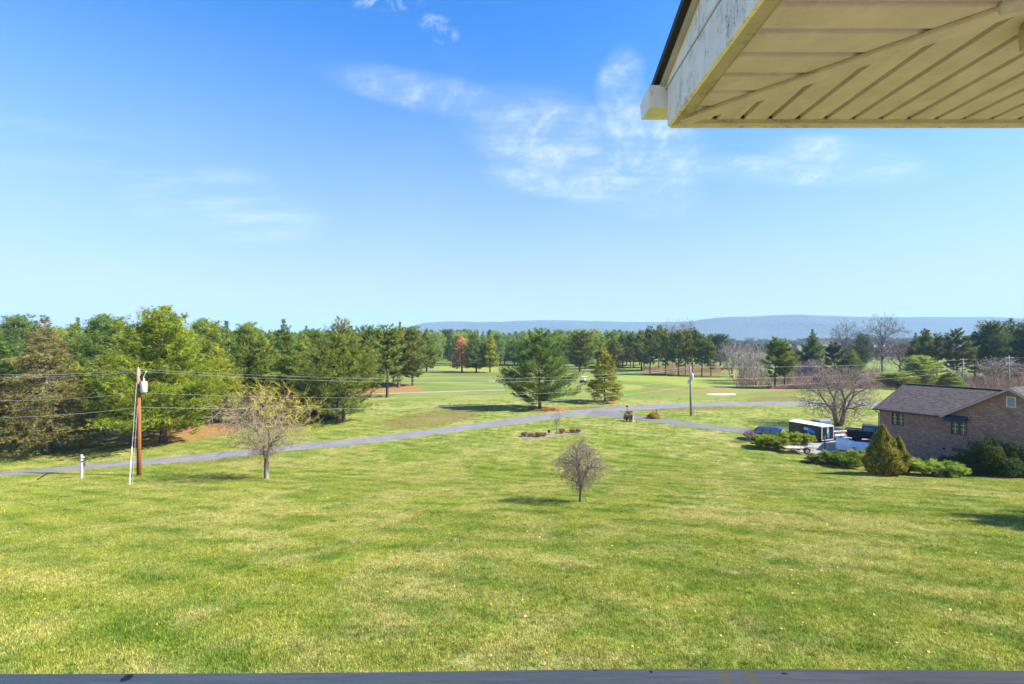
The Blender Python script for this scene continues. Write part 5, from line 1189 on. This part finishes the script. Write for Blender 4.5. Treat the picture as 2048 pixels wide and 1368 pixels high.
    # trim: barge boards, fascia, gutter, downspout, ridge vent
    for (xa, xb, sl_) in ((xe-.05, xp, 1), (xp, Lx+.05, -1)):
        za = ev + (0 if sl_ > 0 else pk); zb = ev + (pk if sl_ > 0 else 0); bm = BM(); prism(bm, [(xa, -.53, za-.10), (xb, -.53, zb-.10), (xb, -.53, zb+.10), (xa, -.53, za+.10)], (0, .028, 0)); part('barge_board', bm, bb_, e)
    tr = simple('dark_trim', (.05, .042, .038), .6)
    bm = BM(); prism(bm, [(-.45, -.64, ev-.02), (-.45, -.50, ev-.02), (-.45, -.505, ev+.10), (-.45, -.66, ev+.10)], (xe+.35, 0, 0)); part('gutter', bm, tr, e)
    bm = BM(); tube(bm, [(-.15, -.55, ev-.02), (-.12, -.45, ev-.16), (-.04, -.07, ev-.30), (-.04, -.06, .3), (-.04, -.2, .12)], .045, 8); part('downspout', bm, tr, e)
    bm = BM(); box(bm, (xv/2-.2, 6.4, ev+rise+th+.03), (xv, .34, .06)); part('ridge_vent', bm, tr, e)
    bm = BM(); prism(bm, [(-.42, -.5, ev-.06), (-.42, 6.4, ev+rise-.06), (-.42, 13.3, ev-.06), (-.42, 13.3, ev+.12), (-.42, 6.4, ev+rise+.12), (-.42, -.5, ev+.12)], (.02, 0, 0)); part('barge_board', bm, tr, e)
    wf = simple('brown_window_frame', (.075, .055, .045), .6); mu = simple('cream_muntin', (.62, .58, .36), .6); gl = mat('window_glass', lambda t: pbsdf(t, (.10, .10, .07), .12, 0, .6))
    def window(o, nx, nz, sashes, mm=mu, fm=wf):
        xa, xb, za, zb = o; yw = .09; bm = BM(); f = .085
        box(bm, ((xa+xb)/2, yw, zb-f/2), (xb-xa, .10, f)); box(bm, ((xa+xb)/2, yw-.02, za+f/2), (xb-xa, .14, f)); box(bm, (xa+f/2, yw, (za+zb)/2), (f, .098, zb-za-2*f)); box(bm, (xb-f/2, yw, (za+zb)/2), (f, .098, zb-za-2*f))
        if sashes == 2: box(bm, ((xa+xb)/2, yw, (za+zb)/2), (.16, .098, zb-za-2*f))
        w = part('window', bm, fm, e); sw = (xb-xa-2*f-(.16 if sashes == 2 else 0))/sashes
        for k in range(sashes):
            x0 = xa+f + k*(sw+.16); bm = BM(); box(bm, (x0+sw/2, yw+.03, (za+zb)/2), (sw, .01, zb-za-2*f)); part('pane', bm, gl, w); bm = BM()
            for i in range(1, nx): box(bm, (x0+sw*i/nx, yw+.012, (za+zb)/2), (.045, .02, zb-za-2*f))
            for i in range(1, nz): box(bm, (x0+sw/2, yw+.010, za+f+(zb-za-2*f)*i/nz), (sw, .02, .045))
            if nx > 1: part('muntins', bm, mm, w)
            else: bm.free()
        return w
    window(ops[0], 2, 3, 2); window(ops[1], 2, 3, 2); window(ops[3], 2, 1, 1, wf)
    o = ops[2]; bm = BM(); f = .08; xa, xb, za, zb = o
    for c, s_ in ((((xa+xb)/2, .02, zb-f/2), (xb-xa, .12, f)), (((xa+xb)/2, .02, za+f/2), (xb-xa, .12, f)), ((xa+f/2, .02, (za+zb)/2), (f, .118, zb-za-2*f)), ((xb-f/2, .02, (za+zb)/2), (f, .118, zb-za-2*f))): box(bm, c, s_)
    v = part('gable_vent', bm, M['offwhite'], e); lm = simple('louvre_grey', (.42, .43, .42), .6); n = 9
    for i in range(n): bm = BM(); box(bm, ((xa+xb)/2, .07, za+f+(zb-za-2*f)*(i+.5)/n), (xb-xa-2*f, .012, (zb-za-2*f)/n*1.15), Matrix.Rotation(-.6, 3, 'X')); part('louvre', bm, lm, v)
    # awning over the second window
    xa, xb, za, zb = ops[1]; xa -= .35; xb += .10; z1_ = zb+.42; z2_ = zb+.02; am = simple('dark_green_awning', (.035, .06, .07), .8, vary=.25, scale=10)
    bm = BM(); V = [(xa, -.01, z1_), (xb, -.01, z1_), (xb+.0, -.85, z2_), (xa-.0, -.85, z2_), (xa, -.85, z2_-.16), (xb, -.85, z2_-.16), (xb, -.01, z2_-.0), (xa, -.01, z2_-.0)]
    vs = [bm.verts.new(p) for p in V]
    for f_ in ((0, 1, 2, 3), (3, 2, 5, 4), (1, 6, 2), (0, 3, 7)): bm.faces.new([vs[i] for i in f_])
    r = part('awning', bm, am, e); md = r.modifiers.new('solid', 'SOLIDIFY'); md.thickness = .012
    bm = BM(); c = loc(1888, 897); tube(bm, [(c[0], .02, c[1]), (c[0], -.05, c[1])], .11, 12); part('wall_vent', bm, M['black'], e)
house()
def shed():
    X, Z = (188-1024)/F*76, 76.; e = empty('garden_shed', (X, Z, gz(X, Z)), .3, 'grey low building glimpsed behind the spruce and the pole', 'building'); bm = BM(); box(bm, (0, 0, .75), (5.0, 3.0, 1.7)); part('wall', bm, simple('grey_siding', (.34, .36, .40), .7), e)
    bm = BM(); prism(bm, [(-2.7, -1.8, 1.55), (-2.7, 0, 2.5), (-2.7, 1.8, 1.55)], (5.4, 0, 0)); part('roof', bm, simple('pale_roof', (.50, .53, .60), .6), e)
    bm = BM(); box(bm, (.8, -1.52, .7), (1.0, .04, 1.4)); part('door', bm, simple('shed_door', (.12, .12, .14), .6), e); bm = BM(); box(bm, (-1.2, -1.52, 1.0), (.9, .04, .6)); part('window', bm, M['glass'], e)
shed()
def far_house(x, Z, w, label):
    X = (x-1024)/F*Z; e = empty('white_house', (X, Z, gz(X, Z)), .2, label, 'house'); bm = BM(); box(bm, (0, 0, 2.2), (w, 7, 4.6)); part('wall', bm, M['white'], e); bm = BM(); prism(bm, [(-w/2-.4, -4, 4.3), (-w/2-.4, 0, 7), (-w/2-.4, 4, 4.3)], (w+.8, 0, 0)); part('roof', bm, simple('far_roof', (.25, .25, .27), .8), e)
    for k in (-.28, 0, .28): bm = BM(); box(bm, (k*w, -3.53, 2.6), (1.1, .06, 1.4)); part('window', bm, M['glass'], e)
far_house(1371, 420, 11, 'white house glimpsed between the trunks of the middle stand'); 
def ac():
    Z = 42.6; X = (2036-1024)/F*Z; e = empty('air_conditioner', (X, Z, gz(X, Z)+.1), -1.05, 'grey air conditioning unit on a pad beside the dark shrub', 'air conditioner'); m_ = simple('ac_grey', (.22, .27, .30), .5); s_ = .98
    bm = BM(); box(bm, (0, 0, -.02), (1.4, 1.4, .14)); part('pad', bm, M['concrete'], e); bm = BM(); box(bm, (0, 0, .53), (s_-.06, s_-.06, .92)); part('core', bm, M['black'], e)
    bm = BM(); box(bm, (0, 0, 1.02), (s_+.02, s_+.02, .07)); box(bm, (0, 0, .09), (s_+.02, s_+.02, .08)); [box(bm, (a*s_/2, b*s_/2, .55), (.07, .07, .86)) for a in (1, -1) for b in (1, -1)]; part('casing', bm, m_, e, bevel=.015)
    for k in range(12):
        z = .18+k*.068; bm = BM(); box(bm, (0, -s_/2, z), (s_-.08, .02, .04)); part('louvre', bm, m_, e); bm = BM(); box(bm, (-s_/2, 0, z), (.02, s_-.08, .04)); part('louvre', bm, m_, e)
    bm = BM(); disc_wheel(bm, (0, 0, 1.08), (0, 0, 1), .38, .03, 24); part('fan_grille', bm, M['black'], e); bm = BM(); box(bm, (-.05, -s_/2-.015, .88), (.26, .012, .05)); part('badge', bm, M['offwhite'], e)
ac()

# ------------------------------------------------------------------ porch roof over the camera
def stained(name, base, amount, vert=True, dark=(.05, .055, .04)):
    def fn(t):
        co = t.new('ShaderNodeTexCoord').outputs['Object']; a = t.noise(t.mapping(co, (4, 4, 1.2) if vert else (1, 1, 1)), 5, 8, .75, .6); b = t.noise(co, 2.2, 5, .65); c = t.noise(co, 90, 4, .7)
        k = t.math('MULTIPLY', t.ramp(a, .47, .62), t.ramp(b, .40, .60)); k = t.math('MULTIPLY', k, t.ramp(c, .35, .6)); col = t.mix(t.math('MULTIPLY', k, amount), base, dark)
        col = t.mix(1.0, col, t_rgb(t, t.ramp(t.noise(co, 7, 5, .6), .3, .7, .92, 1.07)), 'MULTIPLY'); spk = t.ramp(t.noise(co, 45, 3, .8), .70, .76); col = t.mix(t.math('MULTIPLY', spk, .5*amount), col, (.12, .08, .04))
        return pbsdf(t, col, .55, 0, .3, t.bump(c, .12, .002))
    return mat(name, fn)
def porch():
    H = 1.25; Zf = 2.768; Xc = .9266; zs = CZ+H; e = empty('porch_roof', (Xc, Zf, zs), 0, 'cream porch eave with ribbed soffit panels at the top right', 'porch roof')
    sof = stained('soffit_cream', (.72, .57, .60), .22, False, (.16, .12, .07)); tri = stained('trim_tan', (.54, .42, .35), .6, False, (.09, .07, .04)); wh = stained('fascia_white', (.93, .79, .68), .9); dk = stained('shingle_edge', (.035, .028, .026), .5, False)
    XR, YB = 3.9, -.6                     # extents that the picture could see
    lx = lambda X: X-Xc; ly = lambda Y: Y-Zf
    # fascia boards
    bm = BM(); box(bm, (lx(Xc)-.01+.0, ly((YB+Zf)/2), .1135), (.02, Zf-YB, .227)); part('fascia', bm, wh, e)
    bm = BM(); box(bm, (lx((Xc+XR)/2), .012, .1135), (XR-Xc, .022, .227)); part('fascia', bm, wh, e)
    # channel trims
    cw = .062
    bm = BM(); prism(bm, [(.001, 0, .002), (cw, -cw, .002), (cw, YB-Zf, .002), (.001, YB-Zf, .002)], (0, 0, .012)); prism(bm, [(cw, -cw, -.001), (cw+.006, -cw-.006, -.001), (cw+.006, YB-Zf, -.001), (cw, YB-Zf, -.001)], (0, 0, .022)); part('channel_trim', bm, tri, e)
    bm = BM(); prism(bm, [(0, -.001, .002), (XR-Xc, -.001, .002), (XR-Xc, -.034, .002), (.034, -.034, .002)], (0, 0, .012)); part('channel_trim', bm, sof, e)
    bm = BM(); prism(bm, [(.036, -.036, .008), (XR-Xc, -.036, .008), (XR-Xc, -cw, .008), (cw, -cw, .008)], (0, 0, .010)); part('channel_trim', bm, tri, e)
    # backing
    bm = BM(); box(bm, (lx((Xc+XR)/2), ly((YB+Zf)/2), .052), (XR-Xc-.01, Zf-YB-.01, .01)); part('soffit_backing', bm, sof, e)
    p = .1575; fw = .79
    def strip(poly, dirn):
        """flat panel face with sloping flanks"""
        bm = BM(); A = [bm.verts.new(q) for q in poly['low']]; B = [bm.verts.new(q) for q in poly['high']]; bm.faces.new(A[::-1]); n = len(A)
        for i in range(n): bm.faces.new((A[i], A[(i+1) % n], B[(i+1) % n], B[i]))
        bm.faces.new(B); part('soffit_panel', bm, sof, e)
    dw = .072     # half width of the diagonal cover strip, measured along x
    k = 0
    y = -cw
    while ly(YB) < y-p:
        ya, yb_ = y, y-p*fw; q = .014
        xa = cw; ea = max(cw+.002, -ya-dw*.5); eb = max(cw+.004, -yb_-dw*.5)
        if eb > xa+.01:
            low = [(xa, ya, .012), (ea, ya, .012), (eb, yb_, .012), (xa, yb_, .012)]; high = [(xa, ya+q*.2, .0465), (ea, ya+q*.2, .0465), (eb+q*.3, yb_-q, .0465), (xa, yb_-q, .0465)]; strip(dict(low=low, high=high), 'x')
        y -= p
    x = cw+.02
    while x+p < XR-Xc:
        xa, xb = x, x+p*fw; q = .014; y0 = -cw; ya = -(xa+dw*.5); yb_ = -(xb+dw*.5); ya = max(ya, ly(YB)); yb_ = max(yb_, ly(YB))
        if ya < y0-.005:
            low = [(xa, y0, .012), (xb, y0, .012), (xb, yb_, .012), (xa, ya, .012)]; high = [(xa-q*.2, y0, .0465), (xb+q, y0, .0465), (xb+q, yb_-q*.3, .0465), (xa-q*.2, ya, .0465)]; strip(dict(low=low, high=high), 'y')
        x += p
    # diagonal cover strip
    d = Vector((1, -1, 0)).normalized(); nn = Vector((1, 1, 0)).normalized(); a0 = d*.07; a1 = d*((Zf-YB)*1.414)
    bm = BM(); w = .042; prism(bm, [a0+nn*w+Vector((0, 0, -.004)), a0-nn*w+Vector((0, 0, -.004)), a1-nn*w+Vector((0, 0, -.004)), a1+nn*w+Vector((0, 0, -.004))], (0, 0, .015)); part('mitre_strip', bm, sof, e)
    bm = BM(); w2 = .054; prism(bm, [a0+nn*w2+Vector((0, 0, .006)), a0-nn*w2+Vector((0, 0, .006)), a1-nn*w2+Vector((0, 0, .006)), a1+nn*w2+Vector((0, 0, .006))], (0, 0, .004)); part('mitre_flange', bm, tri, e)
    # lip, frieze, drip edge, shingles
    bm = BM(); box(bm, (lx(.9145), ly((YB+2.80)/2), .233), (.025, 2.80-YB, .010)); part('lip_trim', bm, tri, e)
    sl_ = .28; zt = lambda Y: 1.49-H + sl_*(2.80-Y)
    bm = BM(); prism(bm, [(lx(.902), ly(2.80), .238), (lx(.902), ly(2.80), zt(2.80)+.01), (lx(.902), ly(YB), zt(YB)+.01), (lx(.902), ly(YB), .238)], (.02, 0, 0)); part('frieze_board', bm, wh, e)
    bm = BM(); prism(bm, [(lx(.878), ly(2.82), zt(2.82)+.005), (lx(.878), ly(2.82), zt(2.82)+.042), (lx(.878), ly(YB), zt(YB)+.042), (lx(.878), ly(YB), zt(YB)+.005)], (.022, 0, 0)); part('drip_edge', bm, tri, e)
    bm = BM(); prism(bm, [(lx(.842), ly(2.90), zt(2.90)+.045), (lx(.842), ly(2.90), zt(2.90)+.085), (lx(.842), ly(YB), zt(YB)+.085), (lx(.842), ly(YB), zt(YB)+.045)], (XR-.842+.0, 0, 0)); part('shingles', bm, dk, e)
    # gutter
    bm = BM(); pr = [(2.795, 1.506), (2.795, 1.376), (2.955, 1.376), (2.975, 1.40), (2.985, 1.44), (3.0, 1.49)]; prism(bm, [(lx(.813), ly(a), b-H) for a, b in pr], (XR-.813, 0, 0)); part('gutter', bm, wh, e)
    bm = BM(); pr2 = [(2.792, 1.509), (2.792, 1.372), (2.957, 1.372), (2.979, 1.398), (2.989, 1.44), (3.005, 1.494)]; prism(bm, [(lx(.809), ly(a), b-H) for a, b in pr2], (.004, 0, 0)); part('end_cap', bm, wh, e)
    # beam and conduit at the picture edge
    bm = BM(); box(bm, (lx(3.0), ly(1.85), -.045), (1.95, .10, .105)); part('beam', bm, tri, e, bevel=.004)
    a = P(2003, 16, 1.70) - Vector((Xc, Zf, zs)); bm = BM(); tube(bm, [a, a+Vector((.9, -.35, .0))], .021, 14); part('conduit', bm, sof, e, True)
porch()
def railing():
    zt = CZ-.6; e = empty('deck_railing', (0, .8, zt), 0, 'weathered grey wooden deck railing along the bottom edge', 'railing')
    def fn(t):
        co = t.new('ShaderNodeTexCoord').outputs['Object']; g_ = t.noise(t.mapping(co, (1.2, 22, 22)), 3.0, 7, .7, .3); f = t.noise(t.mapping(co, (3, 90, 90)), 4, 4, .7); c = t.mix(t.ramp(g_, .3, .7), (.60, .37, .22), (.80, .51, .31)); c = t.mix(t.ramp(f, .3, .7, 0, .35), c, (.19, .145, .11))
        s = t.new('ShaderNodeSeparateXYZ'); t.L.new(co, s.inputs[0])
        def spot(x, y, rx, ry, col, c, amt=.8):
            a = t.math('DIVIDE', t.math('SUBTRACT', s.outputs[0], x), rx); b = t.math('DIVIDE', t.math('SUBTRACT', s.outputs[1], y), ry); d = t.math('ADD', t.math('MULTIPLY', a, a), t.math('MULTIPLY', b, b)); d = t.math('ADD', d, t.math('MULTIPLY', t.math('SUBTRACT', t.noise(co, 60, 3), .5), 1.2))
            return t.mix(t.ramp(d, .5, 1.1, amt, 0), c, col)
        k = .86/950
        for (x, y, rx, ry, col) in ((-.69, .052, .010, .012, (.03, .02, .02)), (.150, .060, .005, .004, (.03, .02, .02)), (.25, .055, .004, .004, (.04, .03, .02)), (.487, .050, .006, .003, (.03, .02, .02))): c = spot(x, y, rx, ry, col, c)
        for x in (.375, .425): c = spot(x, .05, .011, .10, (.85, .44, .08), c, .55)
        return pbsdf(t, c, .85, 0, .2, t.bump(g_, .4, .004))
    wm = mat('weathered_rail', fn); bm = BM(); n = 60; rows = []
    xs = np.linspace(-3, 3, n); key = [(-3, 1352), (-.73, 1347.5), (-.30, 1345), (.14, 1338.5), (.43, 1337.5), (.93, 1341), (3, 1350)]
    for x in xs:
        y = np.interp(x, [q[0] for q in key], [q[1] for q in key]); dz = -(y-1340)/F*.866; rows.append([bm.verts.new((x, yy, dz+zz)) for yy, zz in ((.066, 0), (.060, .003), (-.068, .003), (-.074, 0), (-.074, -.036), (.066, -.036))])
    for A, B in zip(rows, rows[1:]):
        for k in range(6): bm.faces.new((A[k], B[k], B[(k+1) % 6], A[(k+1) % 6]))
    part('top_rail', bm, wm, e)
    for x in (-1.8, 0.0, 1.8): bm = BM(); box(bm, (x, -.0, -.49), (.09, .09, .90)); part('post', bm, wm, e)
    for i in range(33):
        x = -2.0+i*.125
        if min(abs(x-q) for q in (-1.8, 0, 1.8)) > .06: bm = BM(); box(bm, (x, 0, -.46), (.035, .035, .80)); part('baluster', bm, wm, e)
railing()
def deck():
    zt = CZ-.6-.98; e = empty('deck', (0, -.8, zt), 0, 'weathered plank deck under the porch roof behind the railing', 'deck'); dm = simple('deck_board', (.30, .24, .19), .8, vary=.3, scale=3)
    me = None
    for i in range(23):
        y = 1.66 - i*.145
        if me is None: bm = BM(); box(bm, (0, 0, 0), (11, .138, .03)); me = bm_mesh('deck_board', bm, dm)
        o = link('deck_board', me, e); o.location = (1.5, y, 0)
    bm = BM(); box(bm, (1.5, 1.70, -.14), (11, .04, .22)); part('rim_joist', bm, dm, e)
    for x in (-3.6, 1.5, 6.6): bm = BM(); zg = gz(x, .8); box(bm, (x, 1.5, (zg-zt)/2-.05), (.14, .14, zt-zg)); part('post', bm, dm, e)
deck()
